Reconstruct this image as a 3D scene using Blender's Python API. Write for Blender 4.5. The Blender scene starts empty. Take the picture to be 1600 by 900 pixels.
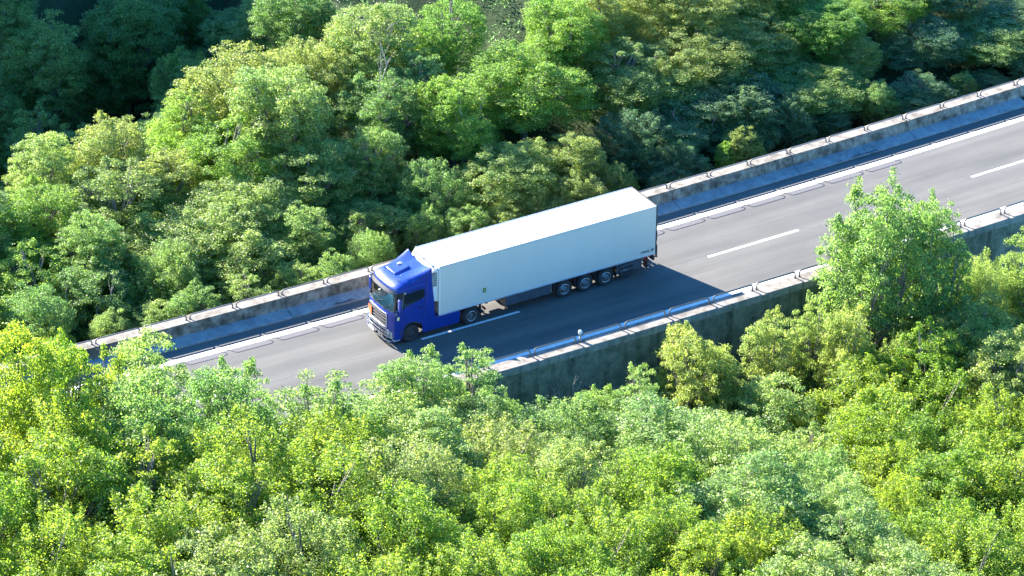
# Motorway lorry between woods, seen from the air (Blender 4.5, procedural only)
import bpy, bmesh, math, random
import numpy as np
from mathutils import Vector, Matrix
S = bpy.context.scene
C = S.collection
R = math.radians

# ------------------------------------------------------------------ road geometry
A0, B0, C0 = -3.373e-02, -1.191e-02, 6.2e-4        # centre line y = a + b x + c x^2
def wp(s, o, z=0.0):
    y = A0 + B0*s + C0*s*s
    t = B0 + 2*C0*s
    n = math.hypot(1, t)
    return Vector((s - o*t/n, y + o/n, z))
def heading(s): return math.atan(B0 + 2*C0*s)

# ------------------------------------------------------------------ tagging
def tag(o, label=None, cat=None, group=None, kind=None):
    if label: o['label'] = label
    if cat: o['category'] = cat
    if group: o['group'] = group
    if kind: o['kind'] = kind
    return o
def empty(name, loc=(0,0,0), rz=0):
    o = bpy.data.objects.new(name, None); C.objects.link(o)
    o.location = loc; o.rotation_euler = (0, 0, rz); o.empty_display_size = .3
    return o
def link(name, me, parent=None, mats=None):
    o = bpy.data.objects.new(name, me); C.objects.link(o)
    if parent: o.parent = parent
    if mats:
        for m in (mats if isinstance(mats, (list, tuple)) else [mats]): me.materials.append(m)
    return o

# ------------------------------------------------------------------ materials
def mat(name, build):
    m = bpy.data.materials.new(name); m.use_nodes = True
    nt = m.node_tree; nt.nodes.clear()
    out = nt.nodes.new('ShaderNodeOutputMaterial')
    build(nt, out)
    return m
def N(nt, t, **k):
    n = nt.nodes.new(t)
    for a, b in k.items(): setattr(n, a, b)
    return n
def principled(nt, out, col=(.5,.5,.5), rough=.5, metal=0, spec=.5, coat=0):
    p = N(nt, 'ShaderNodeBsdfPrincipled')
    p.inputs['Base Color'].default_value = (*col, 1)
    p.inputs['Roughness'].default_value = rough
    p.inputs['Metallic'].default_value = metal
    p.inputs['Specular IOR Level'].default_value = spec
    p.inputs['Coat Weight'].default_value = coat
    p.inputs['Coat Roughness'].default_value = .06
    nt.links.new(p.outputs[0], out.inputs['Surface'])
    return p
def noise(nt, scale, detail=4, rough=.6, coord='Object', vec=None, stretch=None):
    n = N(nt, 'ShaderNodeTexNoise'); n.inputs['Scale'].default_value = scale
    n.inputs['Detail'].default_value = detail; n.inputs['Roughness'].default_value = rough
    src = vec
    if src is None:
        tc = N(nt, 'ShaderNodeTexCoord'); src = tc.outputs[coord]
    if stretch:
        mp = N(nt, 'ShaderNodeMapping'); mp.inputs['Scale'].default_value = stretch
        nt.links.new(src, mp.inputs[0]); src = mp.outputs[0]
    nt.links.new(src, n.inputs['Vector'])
    return n
def ramp(nt, fac, stops):
    r = N(nt, 'ShaderNodeValToRGB'); e = r.color_ramp.elements
    while len(e) < len(stops): e.new(.5)
    for el, (pos, c) in zip(e, stops):
        el.position = pos; el.color = (*c, 1) if len(c) == 3 else c
    nt.links.new(fac, r.inputs[0]); return r
def mix(nt, fac, a, b, blend='MIX'):
    m = N(nt, 'ShaderNodeMix', data_type='RGBA', blend_type=blend)
    for sock, v in ((m.inputs[0], fac), (m.inputs[6], a), (m.inputs[7], b)):
        if hasattr(v, 'is_linked') or hasattr(v, 'links'): nt.links.new(v, sock)
        else: sock.default_value = v if not isinstance(v, tuple) else (*v, 1)
    return m.outputs[2]
def bump(nt, h, p, strength=.3, dist=.02):
    b = N(nt, 'ShaderNodeBump'); b.inputs['Strength'].default_value = strength; b.inputs['Distance'].default_value = dist
    nt.links.new(h, b.inputs['Height']); nt.links.new(b.outputs[0], p.inputs['Normal'])
def simple(name, col, rough=.5, metal=0, spec=.5, coat=0, var=.12, scale=6, bmp=0):
    def f(nt, out):
        p = principled(nt, out, col, rough, metal, spec, coat)
        n = noise(nt, scale, 5)
        r = ramp(nt, n.outputs[0], [(.3, tuple(c*(1-var) for c in col)), (.7, tuple(min(1, c*(1+var)) for c in col))])
        nt.links.new(r.outputs[0], p.inputs['Base Color'])
        if bmp: bump(nt, n.outputs[0], p, bmp)
    return mat(name, f)

def m_asphalt(nt, out):
    p = principled(nt, out, (.15,.15,.155), .82, spec=.3)
    uv = N(nt, 'ShaderNodeUVMap'); uv.uv_map = 'UVMap'
    st = noise(nt, 1, 5, .62, vec=uv.outputs[0], stretch=(.035, .9, 1))       # long tyre-polished streaks
    pt = noise(nt, .35, 5, .6, vec=uv.outputs[0], stretch=(.5, 1, 1))
    fine = noise(nt, 14, 4, .7, vec=uv.outputs[0])
    grit = noise(nt, 60, 2, .8, vec=uv.outputs[0])
    c1 = ramp(nt, st.outputs[0], [(.32, (.083,.082,.074)), (.5, (.102,.100,.090)), (.7, (.121,.118,.106))])
    c2 = ramp(nt, pt.outputs[0], [(.35, (.86,.86,.88)), (.65, (1.08,1.06,1.05))])
    c3 = ramp(nt, fine.outputs[0], [(.3, (.9,.9,.9)), (.7, (1.08,1.08,1.08))])
    c4 = ramp(nt, grit.outputs[0], [(.3, (.85,.85,.85)), (.75, (1.14,1.14,1.14))])
    c = mix(nt, 1.0, c1.outputs[0], c2.outputs[0], 'MULTIPLY')
    c = mix(nt, 1.0, c, c3.outputs[0], 'MULTIPLY')
    c = mix(nt, 1.0, c, c4.outputs[0], 'MULTIPLY')
    nt.links.new(c, p.inputs['Base Color'])
    sx = N(nt, 'ShaderNodeSeparateXYZ'); nt.links.new(uv.outputs[0], sx.inputs[0])
    m1 = N(nt, 'ShaderNodeMath', operation='MULTIPLY'); m1.inputs[1].default_value = 2*math.pi/1.87; nt.links.new(sx.outputs[1], m1.inputs[0])
    m2 = N(nt, 'ShaderNodeMath', operation='COSINE'); nt.links.new(m1.outputs[0], m2.inputs[0])
    wt = ramp(nt, m2.outputs[0], [(0, (.90,.90,.905)), (1, (1.05,1.045,1.04))]); wt.color_ramp.interpolation = 'EASE'
    mr = N(nt, 'ShaderNodeMapRange'); mr.inputs[1].default_value = -1; nt.links.new(m2.outputs[0], mr.inputs[0]); nt.links.new(mr.outputs[0], wt.inputs[0])
    blot = noise(nt, .9, 6, .7, vec=uv.outputs[0], stretch=(.3, 1.3, 1)); bl = ramp(nt, blot.outputs[0], [(.60, (1,1,1)), (.74, (.80,.80,.81))])
    c = mix(nt, 1.0, c, wt.outputs[0], 'MULTIPLY'); c = mix(nt, 1.0, c, bl.outputs[0], 'MULTIPLY')
    nt.links.new(c, p.inputs['Base Color'])
    bump(nt, grit.outputs[0], p, .25, .008)
M_ASPH = mat('asphalt', m_asphalt)
def m_pad(nt, out):
    p = principled(nt, out, (.17,.155,.15), .8, spec=.3)
    g = noise(nt, 8, 6, .7, 'Object')
    r = ramp(nt, g.outputs[0], [(.3, (.088,.084,.085)), (.7, (.112,.106,.105))])
    nt.links.new(r.outputs[0], p.inputs['Base Color'])
M_PAD = mat('asphalt_pad', m_pad)
def m_paint(nt, out):
    p = principled(nt, out, (.75,.75,.75), .6)
    g = noise(nt, 5, 8, .75, 'Object')
    r = ramp(nt, g.outputs[0], [(.30, (.26,.26,.26)), (.40, (.56,.56,.55)), (.55, (.70,.70,.69)), (.75, (.78,.78,.78))])
    nt.links.new(r.outputs[0], p.inputs['Base Color'])
M_PAINT = mat('road_paint', m_paint)
M_SEAL = simple('bitumen_seal', (.028,.026,.03), .55)
def m_conc(base, dark, green=0.0, streak=True, contrast=(.38,.62)):
    def f(nt, out):
        p = principled(nt, out, base, .88, spec=.25)
        tc = N(nt, 'ShaderNodeTexCoord')
        big = noise(nt, 1.3, 7, .72, vec=tc.outputs['Object'])
        sm = noise(nt, 9, 6, .75, vec=tc.outputs['Object'])
        c = ramp(nt, big.outputs[0], [(contrast[0], dark), (contrast[1], base)])
        c2 = ramp(nt, sm.outputs[0], [(.3, (.72,.72,.7)), (.5, (1,1,1)), (.72, (1.15,1.14,1.12))])
        col = mix(nt, 1.0, c.outputs[0], c2.outputs[0], 'MULTIPLY')
        if streak:
            vs = noise(nt, 1, 5, .7, vec=tc.outputs['Object'], stretch=(2.2, 2.2, .28))
            c3 = ramp(nt, vs.outputs[0], [(.36, (.5,.5,.48)), (.52, (1,1,1))])
            col = mix(nt, .85, col, c3.outputs[0], 'MULTIPLY')
        nt.links.new(col, p.inputs['Base Color'])
        bump(nt, sm.outputs[0], p, .4, .02)
    return f
M_COPE = mat('coping_concrete', m_conc((.235,.21,.18), (.12,.108,.09), streak=False, contrast=(.38,.55)))
M_COPEF = mat('coping_fascia', m_conc((.27,.29,.25), (.17,.20,.17)))
M_FACE = mat('parapet_face', m_conc((.29,.265,.205), (.085,.078,.060), contrast=(.40,.60)))
M_APRON = mat('apron_concrete', m_conc((.27,.275,.265), (.18,.185,.185), streak=False))
M_WALL = mat('retaining_wall', m_conc((.20,.235,.175), (.085,.11,.08), contrast=(.36,.62)))
M_STEEL = simple('galvanised_steel', (.20,.19,.17), .45, .5, var=.2, scale=3)
M_JOINT = simple('joint_gap', (.02,.02,.02), .9)
def m_soil(nt, out):
    p = principled(nt, out, (.05,.06,.03), .95, spec=.1)
    n1 = noise(nt, .6, 8, .7); n2 = noise(nt, 6, 6, .75)
    c = ramp(nt, n1.outputs[0], [(.35, (.028,.048,.020)), (.55, (.040,.062,.026)), (.8, (.080,.075,.045))])
    c2 = ramp(nt, n2.outputs[0], [(.3, (.6,.6,.6)), (.7, (1.3,1.3,1.3))])
    nt.links.new(mix(nt, 1.0, c.outputs[0], c2.outputs[0], 'MULTIPLY'), p.inputs['Base Color'])
    bump(nt, n2.outputs[0], p, .8, .1)
M_SOIL = mat('woodland_soil', m_soil)
def m_bark(nt, out):
    p = principled(nt, out, (.14,.12,.10), .9, spec=.2)
    n1 = noise(nt, 5, 6, .7, stretch=(1, 1, .3))
    c = ramp(nt, n1.outputs[0], [(.3, (.09,.078,.062)), (.7, (.30,.27,.235))])
    nt.links.new(c.outputs[0], p.inputs['Base Color']); bump(nt, n1.outputs[0], p, .6, .03)
M_BARK = mat('bark', m_bark)
M_DEAD = simple('dead_wood', (.36,.31,.27), .85, var=.3, scale=8)

def leafmat(name, col, trans, gloss=.5, spec=.35):
    """one broadleaf colour: each leaf island varies, each tree shifts a little"""
    def f(nt, out):
        geo = N(nt, 'ShaderNodeNewGeometry'); oi = N(nt, 'ShaderNodeObjectInfo')
        lf = ramp(nt, geo.outputs['Random Per Island'], [(0, tuple(c*.42 for c in col)), (.4, tuple(c*.85 for c in col)), (.8, (col[0]*1.45, col[1]*1.35, col[2]*1.4)), (1, (col[0]*2.1, col[1]*1.85, col[2]*2.6))])  # wide spread also puts sunlit highlights and dark gaps into leaf colour
        tr = ramp(nt, oi.outputs['Random'], [(0, (.82,.93,.88)), (.5, (1,1,1)), (1, (1.12,1.06,.96))])
        c = mix(nt, 1.0, lf.outputs[0], tr.outputs[0], 'MULTIPLY')
        nz = noise(nt, .55, 3, .6); rz = ramp(nt, nz.outputs[0], [(.32, (.82,.92,1.0)), (.5, (1,1,1)), (.68, (1.16,1.10,.85))])
        c = mix(nt, 1.0, c, rz.outputs[0], 'MULTIPLY')
        p = N(nt, 'ShaderNodeBsdfPrincipled'); p.inputs['Roughness'].default_value = gloss
        p.inputs['Specular IOR Level'].default_value = spec
        nt.links.new(c, p.inputs['Base Color'])
        t = N(nt, 'ShaderNodeBsdfTranslucent')
        tcol = mix(nt, 1.0, c, trans, 'MULTIPLY')
        nt.links.new(tcol, t.inputs['Color'])
        ms = N(nt, 'ShaderNodeMixShader'); ms.inputs[0].default_value = .56
        nt.links.new(p.outputs[0], ms.inputs[1]); nt.links.new(t.outputs[0], ms.inputs[2])
        nt.links.new(ms.outputs[0], out.inputs['Surface'])
    return mat(name, f)
LEAF = {
 'Y': leafmat('leaves_yellow_green', (.166,.250,.038), (2.15,2.1,.9)),
 'L': leafmat('leaves_lime',         (.155,.260,.055), (2.0,2.1,1.0)),
 'P': leafmat('leaves_pale_grey',    (.208,.278,.088), (1.6,1.9,1.1), .46, .5),
 'O': leafmat('leaves_pale_olive',   (.205,.265,.085), (1.8,1.9,1.0), .45),
 'G': leafmat('leaves_mid_green',    (.155,.235,.082), (1.8,2.1,1.0), .45),
 'D': leafmat('leaves_dark_green',   (.118,.192,.098), (1.5,2.0,1.1), .42),  # dark tone also paints in the shade on far trees at the right
}

# ------------------------------------------------------------------ mesh helpers
class MB:
    def __init__(self): self.v = []; self.f = []; self.mi = []; self.uv = None
    def add(self, vs, fs, mi=0):
        k = len(self.v); self.v += [tuple(v) for v in vs]
        for f in fs: self.f.append(tuple(i + k for i in f)); self.mi.append(mi)
    def box(self, x0, x1, y0, y1, z0, z1, mi=0):
        self.add([(x0,y0,z0),(x1,y0,z0),(x1,y1,z0),(x0,y1,z0),(x0,y0,z1),(x1,y0,z1),(x1,y1,z1),(x0,y1,z1)],
                 [(0,3,2,1),(4,5,6,7),(0,1,5,4),(1,2,6,5),(2,3,7,6),(3,0,4,7)], mi)
    def tube(self, pts, r, n=8, mi=0, caps=True):
        pts = [Vector(p) for p in pts]; rr = r if isinstance(r, (list, tuple)) else [r]*len(pts)
        rings = []; up = None
        for i, p in enumerate(pts):
            d = (pts[min(i+1, len(pts)-1)] - pts[max(i-1, 0)]).normalized()
            if up is None:
                up = Vector((0,0,1)) if abs(d.z) < .9 else Vector((1,0,0))
            a = d.cross(up).normalized(); up = a.cross(d).normalized()
            rings.append([p + a*math.cos(2*math.pi*k/n)*rr[i] + up*math.sin(2*math.pi*k/n)*rr[i] for k in range(n)])
        vs = [v for ring in rings for v in ring]; fs = []
        for i in range(len(pts)-1):
            for k in range(n):
                fs.append((i*n+k, i*n+(k+1)%n, (i+1)*n+(k+1)%n, (i+1)*n+k))
        if caps:
            fs.append(tuple(range(n))[::-1]); fs.append(tuple((len(pts)-1)*n+k for k in range(n)))
        self.add(vs, fs, mi)
    def lathe_y(self, prof, cx, cz, n=28, mi=0):
        """profile of (y, r) turned about the axis through (cx, cz) along y"""
        vs = []
        for (y, r) in prof:
            for k in range(n):
                a = 2*math.pi*k/n; vs.append((cx + r*math.cos(a), y, cz + r*math.sin(a)))
        fs = []
        for i in range(len(prof)-1):
            for k in range(n): fs.append((i*n+k, i*n+(k+1)%n, (i+1)*n+(k+1)%n, (i+1)*n+k))
        self.add(vs, fs, mi)
    def prism_y(self, poly, y0, y1, mi=0):
        n = len(poly)
        vs = [(x, y0, z) for x, z in poly] + [(x, y1, z) for x, z in poly]
        fs = [tuple(range(n)), tuple(range(2*n-1, n-1, -1))] + [(i, i+n, (i+1)%n+n, (i+1)%n) for i in range(n)]
        self.add(vs, fs, mi)
    def build(self, name, m, parent=None, bevel=0, smooth=False, seg=2, ang=35):
        me = bpy.data.meshes.new(name); me.from_pydata(self.v, [], self.f)
        ms = m if isinstance(m, (list, tuple)) else [m]
        for x in ms: me.materials.append(x)
        for p, i in zip(me.polygons, self.mi): p.material_index = i
        bm = bmesh.new(); bm.from_mesh(me); bmesh.ops.recalc_face_normals(bm, faces=bm.faces); bm.to_mesh(me); bm.free()
        o = bpy.data.objects.new(name, me); C.objects.link(o)
        if parent: o.parent = parent
        if bevel:
            b = o.modifiers.new('b', 'BEVEL'); b.width = bevel; b.segments = seg; b.limit_method = 'ANGLE'; b.angle_limit = R(30)
        if smooth or bevel:
            for p in me.polygons: p.use_smooth = True
            try: me.set_sharp_from_angle(angle=R(ang))
            except Exception: pass
        return o

def strip(name, o0, o1, z, m, s0=-70, s1=95, step=1.0, z1=None, parent=None):
    """sheet that follows the road between two lateral offsets"""
    z1 = z if z1 is None else z1
    n = max(2, int((s1-s0)/step)+1); k = 2 if o1-o0 < 1.5 else 8
    vs = []; uv = []
    for i in range(n):
        s = s0 + (s1-s0)*i/(n-1)
        for j in range(k):
            t = j/(k-1); o = o0+(o1-o0)*t
            vs.append(wp(s, o, z+(z1-z)*t)); uv.append((s, o))
    fs = [(i*k+j, (i+1)*k+j, (i+1)*k+j+1, i*k+j+1) for i in range(n-1) for j in range(k-1)]
    me = bpy.data.meshes.new(name); me.from_pydata(vs, [], fs)
    ul = me.uv_layers.new(name='UVMap')
    for li, l in enumerate(me.loops): ul.data[li].uv = uv[l.vertex_index]
    o = link(name, me, parent, m)
    return o
def section(mb, prof, s0, s1, step=.9, mi=0):
    """closed cross-section of (offset, z) swept along the road"""
    n = max(2, int((s1-s0)/step)+1); k = len(prof)
    vs = [wp(s0+(s1-s0)*i/(n-1), o, z) for i in range(n) for o, z in prof]
    fs = [(i*k+j, i*k+(j+1)%k, (i+1)*k+(j+1)%k, (i+1)*k+j) for i in range(n-1) for j in range(k)]
    fs += [tuple(range(k)), tuple((n-1)*k+j for j in range(k))[::-1]]
    mb.add(vs, fs, mi)
TREES = [
(-29.49,-10.41,-3.34,14.79,7.5,'A','Y','N','tree',"yellow-green tree, beside the near wall, at the photo's left edge"),
(-26.51,-10.54,-3.34,12.71,7,'A','Y','N','tree','yellow-green tree, beside the near wall, just in from the left edge'),
(-24.21,-9.84,-3.68,10.67,6.32,'A','Y','N','tree','left-hand yellow-green tree, beside the near wall, where the far parapet emerges'),
(-23.51,-11.67,-2.91,9.28,6.32,'B','Y','N','tree','right-hand yellow-green tree, beside the near wall, where the far parapet emerges'),
(-21.86,-9.73,-3.76,10.92,7.13,'A','P','N','tree','pale grey-green tree, beside the near wall, where the far parapet emerges'),
(-20.68,-11.78,-2.91,8.29,4.83,'A','G','N','tree',"mid green tree, beside the near wall, near the white line's left end"),
(-16.4,-9.93,-3.76,7.31,5.29,'C','G','N','tree','mid green tree, beside the near wall, well left of the cab'),
(-14.07,-10.5,-3.55,5.7,4.6,'C','G','N','tree','mid green tree, beside the near wall, a little left of the cab'),
(-11.45,-11.57,-3.12,4.77,3.68,'A','P','N','tree','pale grey-green tree, beside the near wall, level with the cab'),
(-7.36,-10.16,-3.76,6.26,6.07,'A','P','N','tree',"pale grey-green tree, beside the near wall, level with the trailer's front"),
(-4.61,-10.82,-3.65,5.64,6.33,'A','P','N','tree',"pale grey-green tree, beside the near wall, level with the trailer's front third"),
(-2.6,-11.25,-3.95,2.76,3,'A','G','N','shrub',"mid green shrub, beside the near wall, level with the trailer's front third"),
(-0.64,-11.78,-4.24,1.56,3.2,'B','G','N','shrub',"mid green shrub, beside the near wall, level with the trailer's middle"),
(2.71,-11.31,-5.9,1.83,3.8,'A','G','N','tree','mid green tree, beside the near wall, level with the trailer axles'),
(4.53,-12.33,-7.03,2.85,4.5,'A','P','N','tree',"pale grey-green tree, beside the near wall, level with the trailer's rear"),
(9.37,-9.74,-8.75,2.53,5.6,'A','O','N','tree','left-hand pale olive tree, beside the near wall, just right of the trailer'),
(10.64,-10.54,-8.64,1.95,4.2,'A','O','N','tree','right-hand pale olive tree, beside the near wall, just right of the trailer'),
(14.1,-10.13,-8.43,2.45,4.6,'A','O','N','tree','pale olive tree, beside the near wall, level with the middle lane dash'),
(16.45,-10.51,-8.19,2.73,4.2,'A','O','N','tree',"left-hand pale olive tree, beside the near wall, level with the big tree's left"),
(21.01,-9.86,-7.39,8.1,7,'H','G','N','tree','tall branching green tree standing up in front of the near parapet, taller left crown'),
(24.29,-10.61,-6.96,6.44,5,'H','G','N','tree','slimmer green tree rising beside the tall one in front of the near parapet'),
(17.25,-12.81,-8.01,3.3,4,'A','O','N','tree',"right-hand pale olive tree, beside the near wall, level with the big tree's left"),
(19.15,-14.29,-7.64,1.58,4,'B','O','N','tree',"pale olive tree, second tier below the near wall, level with the big tree's right"),
(27.41,-11.15,-6.63,2.38,4.4,'B','O','N','tree',"left-hand pale olive tree, beside the near wall, at the photo's right edge"),
(30.12,-11.08,-6.71,3.75,5,'A','O','N','tree',"right-hand pale olive tree, beside the near wall, at the photo's right edge"),
(22.54,-14.24,-7.1,0.59,4,'B','O','N','tree','left-hand pale olive tree, second tier below the near wall, near the right edge'),
(-33.97,-13.54,-1.9,13.16,7.81,'A','D','N','tree',"dark green tree, second tier below the near wall, at the photo's left edge"),
(-29.07,-15.01,-1.37,12.37,8.52,'B','Y','N','tree','yellow-green tree, second tier below the near wall, just in from the left edge'),
(-25.16,-15.9,-1.07,12.38,9.09,'A','G','N','tree','mid green tree, second tier below the near wall, where the far parapet emerges'),
(-20.03,-14.57,-1.72,11.64,6.62,'A','G','N','tree','mid green tree, second tier below the near wall, well left of the cab'),
(-15.7,-15.94,-1.2,9.76,9.47,'A','G','N','tree','mid green tree, second tier below the near wall, a little left of the cab'),
(-12.18,-14.77,-1.74,7.64,7.9,'A','P','N','tree','pale grey-green tree, second tier below the near wall, level with the cab'),
(-6.47,-14.63,-3.08,5.01,8.89,'A','O','N','tree',"pale olive tree, second tier below the near wall, level with the trailer's front third"),
(-2.54,-15.22,-3.87,4.06,8.83,'B','G','N','tree',"mid green tree, second tier below the near wall, level with the trailer's middle"),
(2.74,-14.81,-5.49,2.5,8.95,'A','P','N','tree',"pale grey-green tree, second tier below the near wall, level with the trailer's rear"),
(7.32,-15.53,-7.75,0.84,8.74,'A','P','N','tree','pale grey-green tree, second tier below the near wall, just right of the trailer'),
(11.57,-14.87,-8.37,1.14,7.08,'A','P','N','tree','pale grey-green tree, second tier below the near wall, level with the middle lane dash'),
(16.59,-16.22,-7.95,1.58,9.23,'A','Y','N','tree',"left-hand yellow-green tree, second tier below the near wall, level with the big tree's right"),
(19.63,-16.29,-7.51,2.88,6.72,'A','Y','N','tree',"right-hand yellow-green tree, second tier below the near wall, level with the big tree's right"),
(23.84,-15.03,-6.93,2.7,7.45,'A','O','N','tree','right-hand pale olive tree, second tier below the near wall, near the right edge'),
(-35.58,-19.34,0.5,12.83,8.59,'B','Y','N','tree',"yellow-green tree, third tier below the near wall, at the photo's left edge"),
(-31.07,-18.57,0.19,12.32,9.16,'A','Y','N','tree','yellow-green tree, third tier below the near wall, just in from the left edge'),
(-26.79,-18.7,0.16,11.56,8.35,'A','Y','N','tree','yellow-green tree, third tier below the near wall, where the far parapet emerges'),
(-22.26,-20.11,0.5,11.52,8.73,'B','Y','N','tree','yellow-green tree, third tier below the near wall, well left of the cab'),
(-17.15,-19.47,0.33,9.9,9.08,'B','Y','N','tree','yellow-green tree, third tier below the near wall, a little left of the cab'),
(-12.7,-18.5,-0.94,7.78,7.94,'H','P','N','tree',"pale grey-green tree, third tier below the near wall, level with the trailer's front"),
(-8.26,-19.54,-2.45,6.45,9.35,'B','O','N','tree',"pale olive tree, third tier below the near wall, level with the trailer's front third"),
(-5.08,-19.21,-3.34,5.4,7.05,'A','O','N','tree',"pale olive tree, third tier below the near wall, level with the trailer's middle"),
(1.4,-20.02,-4.31,4.73,9.25,'H','P','N','tree',"pale grey-green tree, third tier below the near wall, level with the trailer's rear"),
(5.31,-19.13,-6.6,3.05,8.98,'A','P','N','tree','pale grey-green tree, third tier below the near wall, just right of the trailer'),
(10.12,-19.51,-8.18,1.1,7.41,'A','P','N','tree',"pale grey-green tree, third tier below the near wall, level with the big tree's left"),
(13.89,-20.4,-7.98,2.37,8.68,'H','Y','N','tree',"yellow-green tree, third tier below the near wall, level with the big tree's right"),
(18.28,-19.03,-7.67,1.86,7.28,'B','Y','N','tree','yellow-green tree, third tier below the near wall, near the right edge'),
(22.97,-19.88,-6.91,3.31,7.41,'A','O','N','tree',"pale olive tree, third tier below the near wall, at the photo's right edge"),
(-38.57,-23.06,0.5,11.85,8.96,'B','Y','N','tree',"yellow-green tree, fourth tier below the near wall, at the photo's left edge"),
(-33.95,-23.28,0.5,12.01,6.88,'B','Y','N','tree','yellow-green tree, fourth tier below the near wall, just in from the left edge'),
(-29.08,-23.62,0.5,11.75,9.43,'B','Y','N','tree','yellow-green tree, fourth tier below the near wall, where the far parapet emerges'),
(-23.86,-22.34,0.5,11.39,8.09,'A','Y','N','tree','yellow-green tree, fourth tier below the near wall, well left of the cab'),
(-20.19,-23.58,0.5,11.13,9.1,'B','Y','N','tree','yellow-green tree, fourth tier below the near wall, a little left of the cab'),
(-16.53,-23.19,0.5,10.05,9.28,'B','O','N','tree','pale olive tree, fourth tier below the near wall, level with the cab'),
(-10.58,-24.53,-1.68,7.84,8.23,'B','Y','N','tree',"yellow-green tree, fourth tier below the near wall, level with the trailer's middle"),
(-6.7,-23.69,-2.78,7.58,6.49,'A','O','N','tree','pale olive tree, fourth tier below the near wall, level with the trailer axles'),
(-2.14,-23.56,-3.75,6.08,8.2,'H','Y','N','tree',"yellow-green tree, fourth tier below the near wall, level with the trailer's rear"),
(3.04,-22.95,-4.78,5.5,7.72,'A','P','N','tree','pale grey-green tree, fourth tier below the near wall, just right of the trailer'),
(8.04,-23.38,-7.2,2.57,6.81,'H','P','N','tree',"pale grey-green tree, fourth tier below the near wall, level with the big tree's left"),
(12.26,-24.64,-7.81,1.7,7.42,'B','Y','N','tree',"yellow-green tree, fourth tier below the near wall, level with the big tree's right"),
(16.31,-24.66,-7.6,1.72,8.89,'B','Y','N','tree','yellow-green tree, fourth tier below the near wall, near the right edge'),
(19.48,-23.24,-7.37,2.32,7.43,'B','Y','N','tree',"left-hand yellow-green tree, fourth tier below the near wall, at the photo's right edge"),
(25.04,-22.91,-6.61,3.25,6.79,'H','Y','N','tree',"right-hand yellow-green tree, fourth tier below the near wall, at the photo's right edge"),
(-40.64,-27.12,0.5,12.11,7.85,'H','Y','N','tree',"left-hand yellow-green tree, fifth tier below the near wall, at the photo's left edge"),
(-37.04,-26.03,0.5,11.36,8.04,'A','Y','N','tree',"right-hand yellow-green tree, fifth tier below the near wall, at the photo's left edge"),
(-31.98,-27.51,0.5,11.71,9.15,'H','Y','N','tree','yellow-green tree, fifth tier below the near wall, where the far parapet emerges'),
(-28.23,-27.28,0.5,11.77,9.54,'A','O','N','tree',"pale olive tree, fifth tier below the near wall, near the white line's left end"),
(-24.06,-28.09,0.5,11.54,8.89,'B','O','N','tree','pale olive tree, fifth tier below the near wall, a little left of the cab'),
(-18.97,-28.25,0.5,10.9,8.62,'B','Y','N','tree','yellow-green tree, fifth tier below the near wall, level with the cab'),
(-13.26,-27.44,-0.66,9.02,6.63,'H','Y','N','tree',"yellow-green tree, fifth tier below the near wall, level with the trailer's front third"),
(-9.1,-26.75,-2.14,7.85,8.44,'B','Y','N','tree','yellow-green tree, fifth tier below the near wall, level with the trailer axles'),
(-5.29,-28.7,-3.03,7,7.48,'A','Y','N','tree',"yellow-green tree, fifth tier below the near wall, level with the trailer's rear"),
(0.11,-27.95,-3.95,6.06,9.6,'H','P','N','tree','pale grey-green tree, fifth tier below the near wall, level with the middle lane dash'),
(4.75,-28.45,-5.18,4.79,6.47,'A','P','N','tree',"pale grey-green tree, fifth tier below the near wall, level with the big tree's left"),
(9.88,-27.45,-7.33,2.18,6.56,'B','Y','N','tree',"yellow-green tree, fifth tier below the near wall, level with the big tree's right"),
(13.51,-27.13,-7.63,2.27,9.3,'A','Y','N','tree','yellow-green tree, fifth tier below the near wall, near the right edge'),
(18.02,-28.83,-7.29,2.71,9.58,'H','Y','N','tree',"yellow-green tree, fifth tier below the near wall, at the photo's right edge"),
(-31.06,-30.48,0.5,11.67,8.78,'A','O','N','tree',"pale olive tree, sixth tier below the near wall, near the white line's left end"),
(-27.55,-30.46,0.5,11.45,8.4,'A','O','N','tree','pale olive tree, sixth tier below the near wall, well left of the cab'),
(-22.41,-31.28,0.5,10.75,8.99,'B','Y','N','tree','yellow-green tree, sixth tier below the near wall, level with the cab'),
(-17.29,-32.59,0.26,10.38,8.16,'B','Y','N','tree',"yellow-green tree, sixth tier below the near wall, level with the trailer's front third"),
(-12.38,-31.61,-0.98,9.29,6.71,'H','Y','N','tree',"yellow-green tree, sixth tier below the near wall, level with the trailer's middle"),
(-9.74,-30.98,-1.87,8.18,7.95,'B','Y','N','tree','yellow-green tree, sixth tier below the near wall, level with the trailer axles'),
(-4.71,-32.47,-3.08,6.95,7.08,'A','Y','N','tree','yellow-green tree, sixth tier below the near wall, just right of the trailer'),
(-1.11,-31.58,-3.74,5.87,8.62,'B','Y','N','tree','yellow-green tree, sixth tier below the near wall, level with the middle lane dash'),
(3.79,-31.74,-4.37,5.06,7.57,'A','P','N','tree',"pale grey-green tree, sixth tier below the near wall, level with the big tree's left"),
(9.75,-32.18,-6.84,3.46,9.41,'B','Y','N','tree','yellow-green tree, sixth tier below the near wall, near the right edge'),
(14.19,-32.63,-7.3,2.43,7.42,'B','Y','N','tree',"yellow-green tree, sixth tier below the near wall, at the photo's right edge"),
(-17.84,-35.66,0.2,10.54,6.56,'H','Y','N','tree',"yellow-green tree, seventh tier below the near wall, level with the trailer's front third"),
(-13.94,-35.58,-0.51,9.1,8.05,'B','Y','N','tree','yellow-green tree, seventh tier below the near wall, level with the trailer axles'),
(-8.98,-36.25,-2.05,7.77,6.43,'B','Y','N','tree','yellow-green tree, seventh tier below the near wall, just right of the trailer'),
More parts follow.
